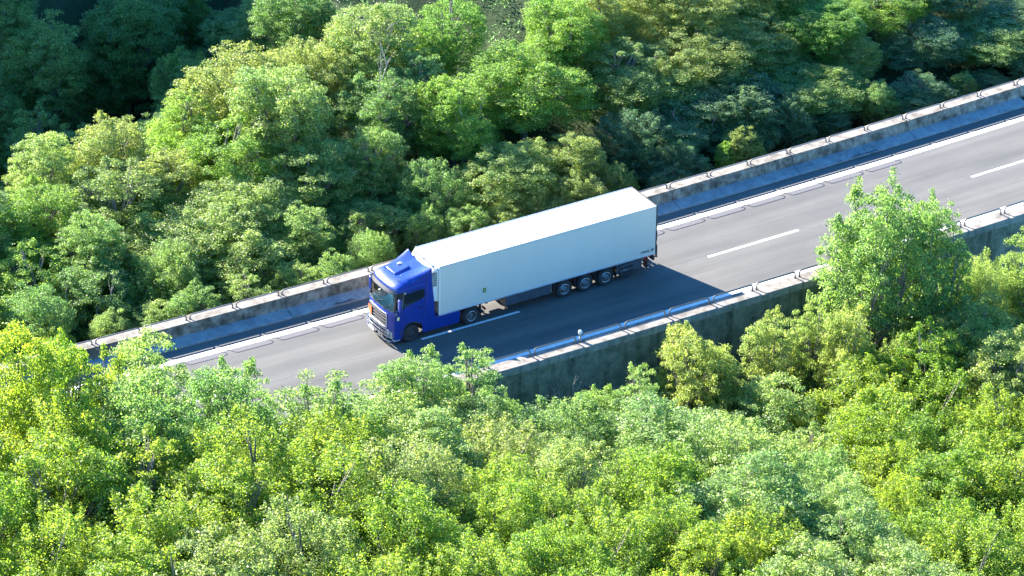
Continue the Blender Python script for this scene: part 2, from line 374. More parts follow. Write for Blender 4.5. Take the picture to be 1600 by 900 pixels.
(-6.03,-36.59,-2.73,6.75,8.34,'B','Y','N','tree','yellow-green tree, seventh tier below the near wall, level with the middle lane dash'),
(-1.68,-35.71,-3.61,6.25,9.18,'H','P','N','tree',"pale grey-green tree, seventh tier below the near wall, level with the big tree's left"),
(3.58,-37.11,-4.14,5.32,8.11,'A','P','N','tree',"pale grey-green tree, seventh tier below the near wall, level with the big tree's right"),
(8.15,-35.14,-6.17,4.03,9.11,'B','Y','N','tree','yellow-green tree, seventh tier below the near wall, near the right edge'),
(11.62,-35.68,-6.97,2.85,6.71,'H','Y','N','tree',"yellow-green tree, seventh tier below the near wall, at the photo's right edge"),
(-13.98,-39.16,-0.37,9.92,6.83,'A','Y','N','tree',"yellow-green tree, eighth tier below the near wall, level with the trailer's rear"),
(-8.72,-40.16,-1.96,8.34,7.25,'B','Y','N','tree','yellow-green tree, eighth tier below the near wall, just right of the trailer'),
(-3.15,-40.78,-3.2,7,6.79,'H','P','N','tree',"pale grey-green tree, eighth tier below the near wall, level with the big tree's left"),
(0.06,-40.98,-3.72,6.5,8.24,'A','P','N','tree',"pale grey-green tree, eighth tier below the near wall, level with the big tree's right"),
(4.12,-40.32,-4.15,5.35,6.5,'B','Y','N','tree','yellow-green tree, eighth tier below the near wall, near the right edge'),
(9.88,-41.12,-6.33,3.71,7.38,'H','Y','N','tree',"yellow-green tree, eighth tier below the near wall, at the photo's right edge"),
(-22.99,9.77,-4.97,0.3,3.58,'A','D','F','shrub',"left-hand dark green shrub, behind the far rails, at the photo's left edge"),
(-20.44,9.41,-5,0.14,3.12,'H','D','F','shrub',"right-hand dark green shrub, behind the far rails, at the photo's left edge"),
(-17.76,9.86,-4.94,0.78,4.39,'H','Y','F','shrub','yellow-green shrub, behind the far rails, just in from the left edge'),
(-14.01,10.33,-4.88,0.58,3.1,'A','P','F','shrub','pale grey-green shrub, behind the far rails, where the far parapet emerges'),
(-11.72,9.59,-4.95,0.44,4.29,'A','P','F','shrub',"pale grey-green shrub, behind the far rails, near the white line's left end"),
(-9.6,9.46,-4.96,1.25,4.37,'A','G','F','shrub',"mid green shrub, behind the far rails, near the white line's left end"),
(-6.47,9.51,-4.95,0.97,4.27,'A','P','F','shrub','pale grey-green shrub, behind the far rails, well left of the cab'),
(-3.27,9.04,-4.93,0.96,3.68,'A','P','F','shrub','pale grey-green shrub, behind the far rails, a little left of the cab'),
(-1.08,8.85,-4.72,1.25,4.05,'A','G','F','shrub','mid green shrub, behind the far rails, a little left of the cab'),
(1.33,9.76,-4.35,1.19,3.75,'B','G','F','shrub','mid green shrub, behind the far rails, level with the cab'),
(5.32,10.15,-3.85,1.52,3.09,'H','G','F','shrub',"mid green shrub, behind the far rails, level with the trailer's front"),
(6.84,9.16,-3.85,1.4,4.32,'H','G','F','shrub',"mid green shrub, behind the far rails, level with the trailer's front third"),
(9.55,8.8,-3.63,0.89,3.98,'A','O','F','shrub',"pale olive shrub, behind the far rails, level with the trailer's front third"),
(11.9,9.88,-3.17,1.02,4.51,'B','O','F','shrub',"pale olive shrub, behind the far rails, level with the trailer's middle"),
(14.83,9.85,-2.86,1.23,4.77,'B','O','F','shrub','pale olive shrub, behind the far rails, level with the trailer axles'),
(17.32,9.92,-2.58,1.01,3.26,'B','O','F','shrub',"pale olive shrub, behind the far rails, level with the trailer's rear"),
(20.61,9.19,-2.42,0.59,3.88,'H','D','F','shrub',"dark green shrub, behind the far rails, level with the trailer's rear"),
(21.88,9.65,-2.17,1.52,3.26,'H','D','F','shrub','dark green shrub, behind the far rails, just right of the trailer'),
(26.94,10.2,-1.49,0.98,3.56,'H','D','F','shrub','left-hand dark green shrub, behind the far rails, level with the middle lane dash'),
(29.75,10.41,-1.13,2.03,3.36,'B','D','F','shrub','right-hand dark green shrub, behind the far rails, level with the middle lane dash'),
(32.09,10.21,-1.21,0.9,3.71,'A','D','F','shrub',"dark green shrub, behind the far rails, level with the big tree's left"),
(35.04,10.04,-1.3,1.75,3.5,'A','G','F','shrub',"mid green shrub, behind the far rails, level with the big tree's right"),
(38.15,9.89,-1.38,1.49,4.5,'A','D','F','shrub',"dark green shrub, behind the far rails, level with the big tree's right"),
(39.98,9.57,-1.5,0.47,3.21,'A','D','F','shrub','dark green shrub, behind the far rails, near the right edge'),
(43.24,9.9,-1.44,0.48,3.93,'A','D','F','shrub',"left-hand dark green shrub, behind the far rails, at the photo's right edge"),
(46.06,9.61,-1.57,1.27,3.95,'B','D','F','shrub',"middle dark green shrub, behind the far rails, at the photo's right edge"),
(48.21,10.25,-1.4,1.46,4.45,'A','D','F','shrub',"right-hand dark green shrub, behind the far rails, at the photo's right edge"),
(-21.55,13.72,-4.57,2.48,6.45,'H','Y','F','tree',"yellow-green tree, second tier behind far rails, at the photo's left edge"),
(-17.39,12.3,-4.7,2.13,6.02,'A','G','F','tree',"mid green tree, second tier behind far rails, at the photo's left edge"),
(-13.72,13.4,-4.57,1.49,6.71,'H','G','F','tree','mid green tree, second tier behind far rails, just in from the left edge'),
(-9.19,12.85,-4.62,1.9,6.06,'B','G','F','tree',"mid green tree, second tier behind far rails, near the white line's left end"),
(-4.9,13.25,-4.57,2.23,8.49,'H','P','F','tree','pale grey-green tree, second tier behind far rails, well left of the cab'),
(-0.83,12.75,-4.23,2.29,5.09,'A','P','F','tree','pale grey-green tree, second tier behind far rails, a little left of the cab'),
(2.85,11.95,-3.87,1.32,6.12,'A','G','F','tree','mid green tree, second tier behind far rails, level with the cab'),
(7.19,12.77,-3.19,2.64,6.02,'B','G','F','tree',"mid green tree, second tier behind far rails, level with the trailer's front"),
(11.73,12.33,-2.69,2.53,7.36,'A','P','F','tree',"pale grey-green tree, second tier behind far rails, level with the trailer's front third"),
(15.55,11.95,-2.31,2.69,4.97,'A','O','F','tree','pale olive tree, second tier behind far rails, level with the trailer axles'),
(20.26,12.37,-1.63,2.75,5.84,'B','D','F','tree',"dark green tree, second tier behind far rails, level with the trailer's rear"),
(24.08,12.81,-1.04,2.61,8.02,'H','D','F','tree','dark green tree, second tier behind far rails, just right of the trailer'),
(27.64,13.22,-0.48,2.7,8.51,'B','D','F','tree','dark green tree, second tier behind far rails, level with the middle lane dash'),
(32.22,12.37,-0.52,2.29,8.05,'H','G','F','tree',"mid green tree, second tier behind far rails, level with the big tree's left"),
(40.8,13.28,-0.32,2.8,6.71,'A','D','F','tree',"dark green tree, second tier behind far rails, level with the big tree's right"),
(45.2,12.71,-0.57,2.08,8.98,'H','G','F','tree',"mid green tree, second tier behind far rails, at the photo's right edge"),
(49.21,13.44,-0.39,2.5,5.96,'A','D','F','tree',"dark green tree, second tier behind far rails, at the photo's right edge"),
(-15.92,16.15,-4.31,1.9,7.18,'C','L','F','tree',"bright lime green tree, third tier behind far rails, at the photo's left edge"),
(-12.27,16.22,-4.29,2.96,5.12,'H','G','F','tree','mid green tree, third tier behind far rails, just in from the left edge'),
(-7.3,15.62,-4.34,1.91,8.94,'H','P','F','tree',"pale grey-green tree, third tier behind far rails, near the white line's left end"),
(-2.62,16.32,-4.09,2.63,8.82,'H','P','F','tree','pale grey-green tree, third tier behind far rails, well left of the cab'),
(1.36,16.68,-3.43,3.45,8.13,'A','P','F','tree','pale grey-green tree, third tier behind far rails, a little left of the cab'),
(5.23,15.98,-2.94,3.71,4.97,'A','P','F','tree','pale grey-green tree, third tier behind far rails, level with the cab'),
(22.39,16.55,-0.22,4.46,8.25,'A','O','F','tree',"pale olive tree, third tier behind far rails, level with the trailer's rear"),
(27.37,16.47,0.49,4.4,8.05,'A','O','F','tree','pale olive tree, third tier behind far rails, just right of the trailer'),
(30.56,16.45,0.8,4.28,8.49,'A','O','F','tree','pale olive tree, third tier behind far rails, level with the middle lane dash'),
(35.2,16.35,0.72,4.19,8.32,'H','L','F','tree',"bright lime green tree, third tier behind far rails, level with the big tree's left"),
(39.69,16.8,0.81,4.32,8.44,'C','L','F','tree',"bright lime green tree, third tier behind far rails, level with the big tree's right"),
(43.89,16.97,0.81,4.35,8.23,'H','D','F','tree','dark green tree, third tier behind far rails, near the right edge'),
(-17.24,20.98,-3.83,3.86,8.87,'A','P','F','tree',"pale grey-green tree, fourth tier behind far rails, at the photo's left edge"),
(-13.47,20.81,-3.83,3.03,8.12,'A','L','F','tree',"bright lime green tree, fourth tier behind far rails, at the photo's left edge"),
(-8.81,19.91,-3.91,3.51,9.08,'A','O','F','tree','pale olive tree, fourth tier behind far rails, where the far parapet emerges'),
(-5.44,20.74,-3.82,3.06,6.54,'A','O','F','tree',"pale olive tree, fourth tier behind far rails, near the white line's left end"),
(-1.31,20.38,-3.43,4.2,8.86,'C','L','F','tree','bright lime green tree, fourth tier behind far rails, well left of the cab'),
(7.95,19.7,-1.87,4.83,7.15,'H','G','F','tree','mid green tree, fourth tier behind far rails, level with the cab'),
(10.93,20.53,-1.18,4.98,6.2,'A','G','F','tree',"mid green tree, fourth tier behind far rails, level with the trailer's front"),
(20.3,20.03,0.37,6.49,6.36,'H','L','F','tree','bright lime green tree, fourth tier behind far rails, level with the trailer axles'),
(23.31,20.78,1.11,6.4,5,'A','O','F','tree','pale olive tree, fourth tier behind far rails, level with the trailer axles'),
(27.89,20.76,1.91,6.46,8.55,'B','O','F','tree',"pale olive tree, fourth tier behind far rails, level with the trailer's rear"),
(33.2,19.81,1.85,6.15,7,'A','O','F','tree','pale olive tree, fourth tier behind far rails, level with the middle lane dash'),
(-16.24,24.9,-3.43,4.32,4.88,'A','P','F','tree',"left-hand pale grey-green tree, fifth tier behind far rails, at the photo's left edge"),
(-11.3,24.43,-3.47,4.16,5.34,'A','P','F','tree',"right-hand pale grey-green tree, fifth tier behind far rails, at the photo's left edge"),
(-7.08,24.5,-3.45,3.88,6.55,'A','O','F','tree','pale olive tree, fifth tier behind far rails, where the far parapet emerges'),
(-1.86,24.5,-3.08,4.19,6.12,'A','L','F','tree',"bright lime green tree, fifth tier behind far rails, near the white line's left end"),
(1.99,24.84,-2.22,5.87,8.42,'A','O','F','tree','pale olive tree, fifth tier behind far rails, well left of the cab'),
(6.08,24.45,-1.42,5.32,7.94,'B','O','F','tree','pale olive tree, fifth tier behind far rails, a little left of the cab'),
(10,23.92,-0.7,6.69,8.53,'A','P','F','tree','pale grey-green tree, fifth tier behind far rails, level with the cab'),
(14.65,23.78,0.22,6.31,6.09,'C','L','F','tree',"bright lime green tree, fifth tier behind far rails, level with the trailer's front"),
(25.47,9.42,-1.87,1.65,3,'A','O','F','shrub','pale olive shrub, behind the far rails, level with the middle lane dash'),
(24.01,8.79,-2.19,1.26,1.8,'A','L','F','shrub','bright lime green shrub, behind the far rails, just right of the trailer'),
(41.2,9.69,-1.48,1.04,2.2,'A','O','F','shrub','pale olive shrub, behind the far rails, near the right edge'),
(1.95,20.4,-2.83,6.6,7,'H','P','F','tree','pale grey-green tree, fourth tier behind far rails, a little left of the cab'),
(16.19,17.89,-0.85,5.05,9,'H','L','F','tree',"bright lime green tree, third tier behind far rails, level with the trailer's middle"),
(11.17,16.86,-1.87,4.93,6.5,'H','L','F','tree',"bright lime green tree, third tier behind far rails, level with the trailer's front"),
(36.02,13.8,-0.1,3.05,4.5,'A','O','F','tree',"pale olive tree, second tier behind far rails, level with the big tree's left"),
(-4.88,32.34,-7.36,-0.91,7.31,'A','G','H','tree','dark blue-green tree, on shaded hillside, lowest tier, just in from the left edge'),
(-0.22,30.14,-6.09,0.01,6.07,'H','G','H','tree',"left-hand dark blue-green tree, on shaded hillside, lowest tier, near the white line's left end"),
(4.38,30.33,-5.78,0.74,6.17,'A','P','H','tree','dark blue-green tree, on shaded hillside, lowest tier, well left of the cab'),
(9.54,32.17,-1.05,4.97,5.96,'H','G','H','tree','dark blue-green tree, on shaded hillside, second tier, a little left of the cab'),
(-1.26,34.5,-9.34,-2.55,7.41,'A','P','H','tree','left-hand dark blue-green tree, on shaded hillside, lowest tier, where the far parapet emerges'),
(4.64,35.39,-9.55,0.12,5.82,'A','P','H','tree',"right-hand dark blue-green tree, on shaded hillside, lowest tier, near the white line's left end"),
(10.11,36.19,-3.21,3.43,7.03,'A','P','H','tree','right-hand dark blue-green tree, on shaded hillside, second tier, well left of the cab'),
(-8.17,40.82,-13.11,-4.3,6.63,'H','G','H','tree',"left-hand dark blue-green tree, on shaded hillside, lowest tier, at the photo's left edge"),
(-3.87,40.26,-13.5,-3.18,6.6,'A','P','H','tree',"right-hand dark blue-green tree, on shaded hillside, lowest tier, at the photo's left edge"),
(2.11,39.27,-14.92,-6.72,5.95,'A','G','H','tree','right-hand dark blue-green tree, on shaded hillside, lowest tier, where the far parapet emerges'),
(5.88,38.98,-11.28,-1.18,6.26,'H','G','H','tree',"middle dark blue-green tree, on shaded hillside, lowest tier, near the white line's left end"),
(10.45,39.58,-5.15,0.22,7.14,'H','G','H','tree','left-hand dark blue-green tree, on shaded hillside, second tier, well left of the cab'),
(-4.52,45.25,-11.33,-2.37,6.04,'H','P','H','tree',"middle dark blue-green tree, on shaded hillside, lowest tier, at the photo's left edge"),
(-0.34,45.73,-9.98,-0.17,6.85,'A','P','H','tree','dark blue-green tree, on shaded hillside, third tier, just in from the left edge'),
(5.2,45.86,-9.23,0.06,7.48,'A','G','H','tree','dark blue-green tree, on shaded hillside, second tier, where the far parapet emerges'),
(10.01,45.64,-14.36,-4.96,7.28,'A','P','H','tree',"outermost dark blue-green tree, on shaded hillside, lowest tier, near the white line's left end"),
(-1.19,50.64,-6.16,1.98,6.29,'A','P','H','tree',"dark blue-green tree, on shaded hillside, upper tier, at the photo's left edge"),
(7.12,48.71,-8.81,-0.66,7.47,'A','P','H','tree','dark blue-green tree, on shaded hillside, upper tier, where the far parapet emerges'),
(12.92,50.17,-14.47,-5.96,6.4,'H','G','H','tree',"dark blue-green tree, on shaded hillside, third tier, near the white line's left end"),
(11.33,52.69,-10.33,-1.17,6.27,'A','P','H','tree',"dark blue-green tree, on shaded hillside, upper tier, near the white line's left end"),
(19.43,54.43,-14.54,-6,6.11,'A','P','H','tree','dark blue-green tree, on shaded hillside, upper tier, well left of the cab'),
]

# ------------------------------------------------------------------ terrain
def Z1(s): return float(np.interp(s, [-60,-40,-24,-18,-12,-6,0,4,8,12,16,20,26,32,45,70], [14,14,13,11.5,8.5,6.5,5.5,2.5,1,1.2,1.6,2.4,3.2,3,3.5,4]))
def ground(s, o):
    if o < 0:
        d = -o-6.2; dd = max(d, 0)
        z = Z1(s-0.15*dd); f = min(1, dd/30); z = z*(1-f*.35)+f*2.2 - 10
        return min(z, -5.5+min(1, dd/14)*6)
    d = o-6.9
    right = min(1, max(0, (s+4)/34)); crest = float(np.interp(s,[-30,-12,-6,0,5,10,16],[21,21,20,18.5,18,24,33]))
    z = -5.2+right*3.0 + (.10+.22*right)*min(d, crest)
    if d > crest: z = max(z-(d-crest)*.75, -15)
    if d > crest+14: z = -15+(d-crest-14)*.82
    return min(z, 48)
def frame_of(x, y):
    s = x
    for _ in range(6):
        t = B0+2*C0*s; n = math.hypot(1, t); yy = A0+B0*s+C0*s*s
        o = ((y-yy)-(x-s)*t)/n; s = x+o*t/n
        s = max(-90, min(120, s))
    return s, o
def hnoise(x, y): return .35*math.sin(x*.61+y*.23)+.3*math.sin(x*.27-y*.49+1.3)+.15*math.sin(x*1.7+y*1.3)
def gz(x, y):
    s, o = frame_of(x, y)
    if -6.3 < o < 6.98: return -1.2
    return ground(s, o) + hnoise(x, y)
def build_ground():
    def axis(lo, hi, core0, core1, fine, coarse):
        a = list(np.arange(core0, core1, fine)); x = core0; st = fine
        left = []
        while x > lo: st = min(st*1.25, coarse); x -= st; left.append(x)
        x = a[-1]; st = fine; right = []
        while x < hi: st = min(st*1.25, coarse); x += st; right.append(x)
        return left[::-1]+a+right
    xs = axis(-900, 1000, -70, 95, 1.1, 60); ys = axis(-900, 1100, -55, 90, .9, 60)
    vs = [(x, y, gz(x, y)) for y in ys for x in xs]; n = len(xs)
    fs = [(j*n+i, j*n+i+1, (j+1)*n+i+1, (j+1)*n+i) for j in range(len(ys)-1) for i in range(n-1)]
    me = bpy.data.meshes.new('ground'); me.from_pydata(vs, [], fs)
    for p in me.polygons: p.use_smooth = True
    tag(link('ground', me, None, M_SOIL), 'dark woodland soil under the trees', kind='structure')
build_ground()

# ------------------------------------------------------------------ road and markings
tag(strip('road', -5.4, 5.30, 0, M_ASPH), 'grey asphalt carriageway', kind='structure')
tag(strip('white_line', 3.93, 4.33, .005, M_PAINT), 'solid white edge line on the far side', kind='structure')
tag(strip('white_line', -4.15, -3.78, .004, M_PAINT), 'solid white edge line on the near side', kind='structure')
def lane_dashes():
    mb = MB()
    for k in range(-3, 5):
        s0 = -1.07+18*k
        for i in range(6):
            a, b = s0+i, s0+i+1
            mb.add([wp(a,-.09,.004), wp(b,-.09,.004), wp(b,.09,.004), wp(a,.09,.004)], [(0,1,2,3)])
    tag(mb.build('lane_dash_marking', M_PAINT), 'white dashed lane line along the middle of the road', kind='structure')
lane_dashes()
def seams():
    pads = MB(); loops = MB()
    for k in range(-14, 16):
        a = -10.6+2.713*k+.28; b = a+2.713-.36
        pads.add([wp(a,3.5,.004), wp(b,3.5,.004), wp(b,3.955,.004), wp(a,3.955,.004)], [(0,1,2,3)])
        w = .030
        path = [(a-.22,3.955),(a-.05,3.90),(a+.02,3.72),(a+.1,3.55),(a+.22,3.47),(b-.20,3.47),(b-.06,3.52),(b,3.62),(b-.04,3.78),(b-.2,3.955)]
        path = [(x+random.uniform(-.015,.015), y+random.uniform(-.012,.012)) for x, y in path]
        for (s0,o0),(s1,o1) in zip(path, path[1:]):
            P, Q = wp(s0,o0,.009), wp(s1,o1,.009); d = (Q-P).normalized(); nn = Vector((-d.y,d.x,0))*w*random.uniform(.8,1.3)
            e = d*.012
            loops.add([P-nn-e, Q-nn+e, Q+nn+e, P+nn-e], [(0,1,2,3)])
    tag(pads.build('pavement_patch', M_PAD), 'slightly paler asphalt pads along the far white line', kind='structure')
    tag(loops.build('pavement_seam', M_SEAL), 'dark rounded sealing seams along the far white line', kind='structure')
    f = MB(); random.seed(4)
    for k in range(-40, 45):                                   # faint old lane joint
        a = k*1.6-2
        if random.random() < .75:
            f.add([wp(a,-.02,.003), wp(a+random.uniform(.6,1.5),-.02,.003), wp(a+1.2,.012,.003), wp(a,.012,.003)], [(0,1,2,3)])
    tag(f.build('lane_joint', simple('joint_light', (.15,.145,.145), .8)), 'faint pale joint along the middle of the road', kind='structure')
seams()

# ------------------------------------------------------------------ far parapet
JOINTS = [-70+8.2*0 + x for x in [-63.3+70-70]]
js = [-5.9+8.2*k for k in range(-8, 13)]
fp = empty('parapet_wall', wp(10, 6.6)); tag(fp, 'far concrete parapet wall with sloping base, mottled and stained, behind the lorry', 'parapet wall')
def unparent(o, p):
    o.parent = p; o.matrix_parent_inverse = Matrix.Translation(-p.location)
for k in range(len(js)-1):
    g = .022 if k % 2 == 0 else .012
    a, b = js[k]+g, js[k+1]-g
    mb = MB()
    section(mb, [(6.02,.25),(6.17,.80),(6.17,.85),(6.92,.85),(6.92,.45),(6.80,.40),(6.80,-7.5),(6.02,-7.5)], a, b)
    mb.mi = [0]*len(mb.mi)
    o = mb.build('wall_section', [M_FACE, M_COPE]); 
    for p in o.data.polygons:
        if p.normal.z > .9 and p.center.z > .8: p.material_index = 1
    unparent(o, fp)
    mb = MB(); section(mb, [(5.25,-.3),(5.25,.09),(5.29,.105),(6.018,.25),(6.018,-.3)], a, b)
    if not (abs(a-43.3) < .2): unparent(mb.build('apron', M_APRON), fp)
mb = MB(); section(mb, [(6.06,-.3),(6.06,.22),(6.22,.80),(6.88,.80),(6.88,-.3)], js[0], js[-1]); unparent(mb.build('joint_filler', M_JOINT), fp)
mb = MB(); section(mb, [(5.30,-.3),(5.30,.06),(6.0,.20),(6.0,-.3)], js[0], js[-1]); unparent(mb.build('joint_filler', M_JOINT), fp)

# ------------------------------------------------------------------ near wall
nw = empty('retaining_wall', wp(10, -6)); tag(nw, 'near concrete retaining wall topped by a projecting pale coping, dark and stained below the road', 'retaining wall')
jn = [2.3+8.25*k for k in range(-9, 12)]
for k in range(len(jn)-1):
    a, b = jn[k]+.014, jn[k+1]-.014
    mb = MB(); section(mb, [(-5.42,-.3),(-5.42,.85),(-6.28,.85),(-6.28,.46),(-6.10,.42),(-6.10,-.3)], a, b)
    o = mb.build('coping', [M_COPEF, M_COPE])
    for p in o.data.polygons:
        if p.normal.z > .9: p.material_index = 1
    unparent(o, nw)
mb = MB(); section(mb, [(-5.5,-.3),(-5.5,.78),(-6.14,.78),(-6.14,-.3)], jn[0], jn[-1]); unparent(mb.build('joint_filler', M_JOINT), nw)
for k in range(len(jn)-1):
    a, b = jn[k]+.01, jn[k+1]-.01
    mb = MB(); section(mb, [(-5.6,-.32),(-6.08,-.32),(-6.12,.40),(-6.16,.40),(-6.30,-9.5),(-5.6,-9.5)], a, b)
    unparent(mb.build('wall_panel', M_WALL), nw)
mb = MB(); section(mb, [(-5.7,-.4),(-6.0,-.4),(-6.18,-9.5),(-5.7,-9.5)], jn[0], jn[-1]); unparent(mb.build('joint_filler', M_JOINT), nw)
mb = MB()                                                        # drain pipe stubs
for s in (5.2, 21.5, 38):
    P = wp(s, -6.05, -1.55); Q = wp(s, -6.42, -1.62); mb.tube([P, Q], .10, 12)
unparent(mb.build('drain_pipe', M_STEEL), nw)

# ------------------------------------------------------------------ rails
def make_rail():
    root = empty('guard_rail')
    L = 1.25; h = .29; r = .14; t = .042
    pts = [(-L,0,0),(-L,0,h-r)] + [(-L+r-r*math.cos(a), 0, h-r+r*math.sin(a)) for a in (R(30),R(60),R(90))]
    pts += [(x,0,h) for x in (-.6,0,.6)]
    pts += [(L-r+r*math.sin(a), 0, h-r+r*math.cos(a)) for a in (0,R(30),R(60),R(90))] + [(L,0,0)]
    mb = MB(); mb.tube(pts, t, 8); mb.build('rail_tube', M_STEEL, root, smooth=True)
    for sx in (-1,1):
        mb = MB(); mb.box(sx*L-.07, sx*L+.07, -.05, .05, 0, .018); mb.tube([(sx*L-.045,0,.018),(sx*L-.045,0,.034)], .012, 6); mb.tube([(sx*L+.045,0,.018),(sx*L+.045,0,.034)], .012, 6)
        mb.build('base_plate', M_STEEL, root)
    return root
def copy_tree(o, parent=None):
    c = o.copy(); C.objects.link(c); c.parent = parent
    for ch in list(o.children): copy_tree(ch, c)
    return c
ORD = ['first','second','third','fourth','fifth','sixth','seventh','eighth','ninth','tenth','eleventh','twelfth','thirteenth','fourteenth','fifteenth','sixteenth']
proto = None
for side, off, s_first, pitch, n0, n1 in (('far', 6.48, 18.65, 2.74, -14, 11), ('near', -5.62, 2.3, 2.755, -6, 14)):
    for k in range(n0, n1):
        s = s_first+pitch*(k+.5)
        if proto is None: o = proto = make_rail()
        else: o = copy_tree(proto)
        o.location = wp(s, off, .851); o.rotation_euler.z = heading(s); o.scale.z = .92 if side == 'far' else 1.3
        if side == 'far':
            if s > 14.2: lab = 'steel loop rail on the far parapet, %s to the right of the trailer' % ORD[int(round((s-17.2)/pitch))]
            elif s < -4: lab = 'steel loop rail on the far parapet, %s to the left of the cab' % ORD[int(round((-4.5-s)/pitch))]
            else: lab = 'steel loop rail on the far parapet behind the lorry, %s from the cab end' % ORD[int(round((s+1.9)/pitch))]
        else:
            if k >= 1: lab = 'steel loop rail on the near coping, %s to the right of the reflector post' % ORD[k-1]
            else: lab = 'steel loop rail on the near coping, %s to the left of the reflector post' % ORD[-k]
        tag(o, lab, 'guard rail', 'steel loop rails on the parapets')

# reflector post
rp = empty('reflector_post', wp(5.27, -5.50, .851)); tag(rp, 'small round-headed white reflector post standing on the near coping', 'marker post')
M_WHT = simple('white_plastic', (.75,.72,.70), .5); M_BLK = simple('black_plastic', (.02,.02,.022), .4)
mb = MB(); mb.tube([(0,0,0),(0,0,.24)], [.075,.06], 12); mb.build('post_body', M_WHT, rp, smooth=True)
mb = MB(); mb.tube([(0,0,.24),(0,0,.36)], [.062,.062], 12); mb.build('black_band', M_BLK, rp, smooth=True)
mb = MB(); mb.tube([(0,0,.36),(0,0,.42),(0,0,.52),(0,0,.58),(0,0,.61)], [.07,.10,.11,.08,.03], 12); mb.build('head', M_WHT, rp, smooth=True)

# crumbled concrete and twigs on the apron
random.seed(9)
mb = MB()
for i in range(26):
    s = 31+random.uniform(-1.6,1.6); o_ = random.uniform(5.15,5.75); z = .11+max(0,(o_-5.29))*.2
    P = wp(s, o_, z); a = random.uniform(0,6.28); l = random.uniform(.05,.16)
    q = [P+Vector((math.cos(a+k*1.57)*l*random.uniform(.5,1), math.sin(a+k*1.57)*l*random.uniform(.5,1), 0)) for k in range(4)]
    mb.add(q+[v+Vector((0,0,.04)) for v in q], [(4,5,6,7),(0,1,5,4),(1,2,6,5),(2,3,7,6),(3,0,4,7)])
tag(mb.build('rubble', M_APRON), 'crumbled concrete bits on the far apron right of the trailer', 'rubble', kind='stuff')
for nm, s0, o0, ln, lab in (('fallen_branch', -3.4, 5.3, 1.1, 'dark fallen twig on the far kerb left of the cab'), ('fallen_branch', 30.4, 5.25, 1.6, 'dark fallen twig on the broken apron right of the trailer')):
    mb = MB()
    for i in range(7):
        a = random.uniform(-.35,.35); st = wp(s0+ln*i/7, o0+random.uniform(-.06,.06), .14)
        mb.tube([st, st+Vector((.22*math.cos(a+.1), .22*math.sin(a+.1), .03)), st+Vector((.42*math.cos(a), .42*math.sin(a), .0))], [.018,.014,.006], 5)
    tag(mb.build(nm, simple('dark_twig', (.05,.03,.03), .9)), lab, 'twig')

def litter():
    rng = np.random.default_rng(3); P = []
    for i in range(1500):
        s = rng.uniform(-25, 50)
        if i % 3: o = 5.2-abs(rng.normal())*.16 if i % 2 else rng.uniform(5.3, 6.0); z = .012 if o < 5.25 else .115+max(0, o-5.29)*.2
        else: o = -5.35+abs(rng.normal())*.2; z = .012
        P.append(tuple(wp(s, o, z)))
    P = np.array(P); n = len(P); L = rng.uniform(.04,.11,n)
    me = leaf_mesh('leaf_litter', P, rng.normal(size=(n,3))*.12+np.array([0,0,1.0]), L, L*.6, rng)
    tag(link('leaf_litter', me, None, simple('dry_leaf', (.10,.075,.035), .9, var=.5)), 'dry leaves and grit lying along the kerbs', 'leaf litter', kind='stuff')

# ------------------------------------------------------------------ trees
def leaf_mesh(name, P, Nn, L, Wd, rng):
    """rhombic leaves: centres P, normals Nn, length L, width Wd, arrays"""
    n = len(P)
    Nn = Nn/np.linalg.norm(Nn, axis=1)[:,None]
    r = rng.normal(size=(n,3)); T = np.cross(Nn, r); T /= np.linalg.norm(T, axis=1)[:,None]
    B = np.cross(Nn, T)
    L = L[:,None]; Wd = Wd[:,None]
    tip = Nn*L*rng.uniform(-.25,.05,(n,1))
    v = np.stack([P-T*L*.5, P+B*Wd*.5-T*L*.05, P+T*L*.5+tip, P-B*Wd*.5-T*L*.05], 1).reshape(-1,3)
    me = bpy.data.meshes.new(name)
    me.vertices.add(n*4); me.vertices.foreach_set('co', v.astype(np.float32).ravel())
    me.loops.add(n*4); me.loops.foreach_set('vertex_index', np.arange(n*4, dtype=np.int32))
    me.polygons.add(n); me.polygons.foreach_set('loop_start', np.arange(0, n*4, 4, dtype=np.int32))
    try: me.polygons.foreach_set('loop_total', np.full(n, 4, dtype=np.int32))
    except Exception: pass
    me.update(calc_edges=True); me.validate()
    return me

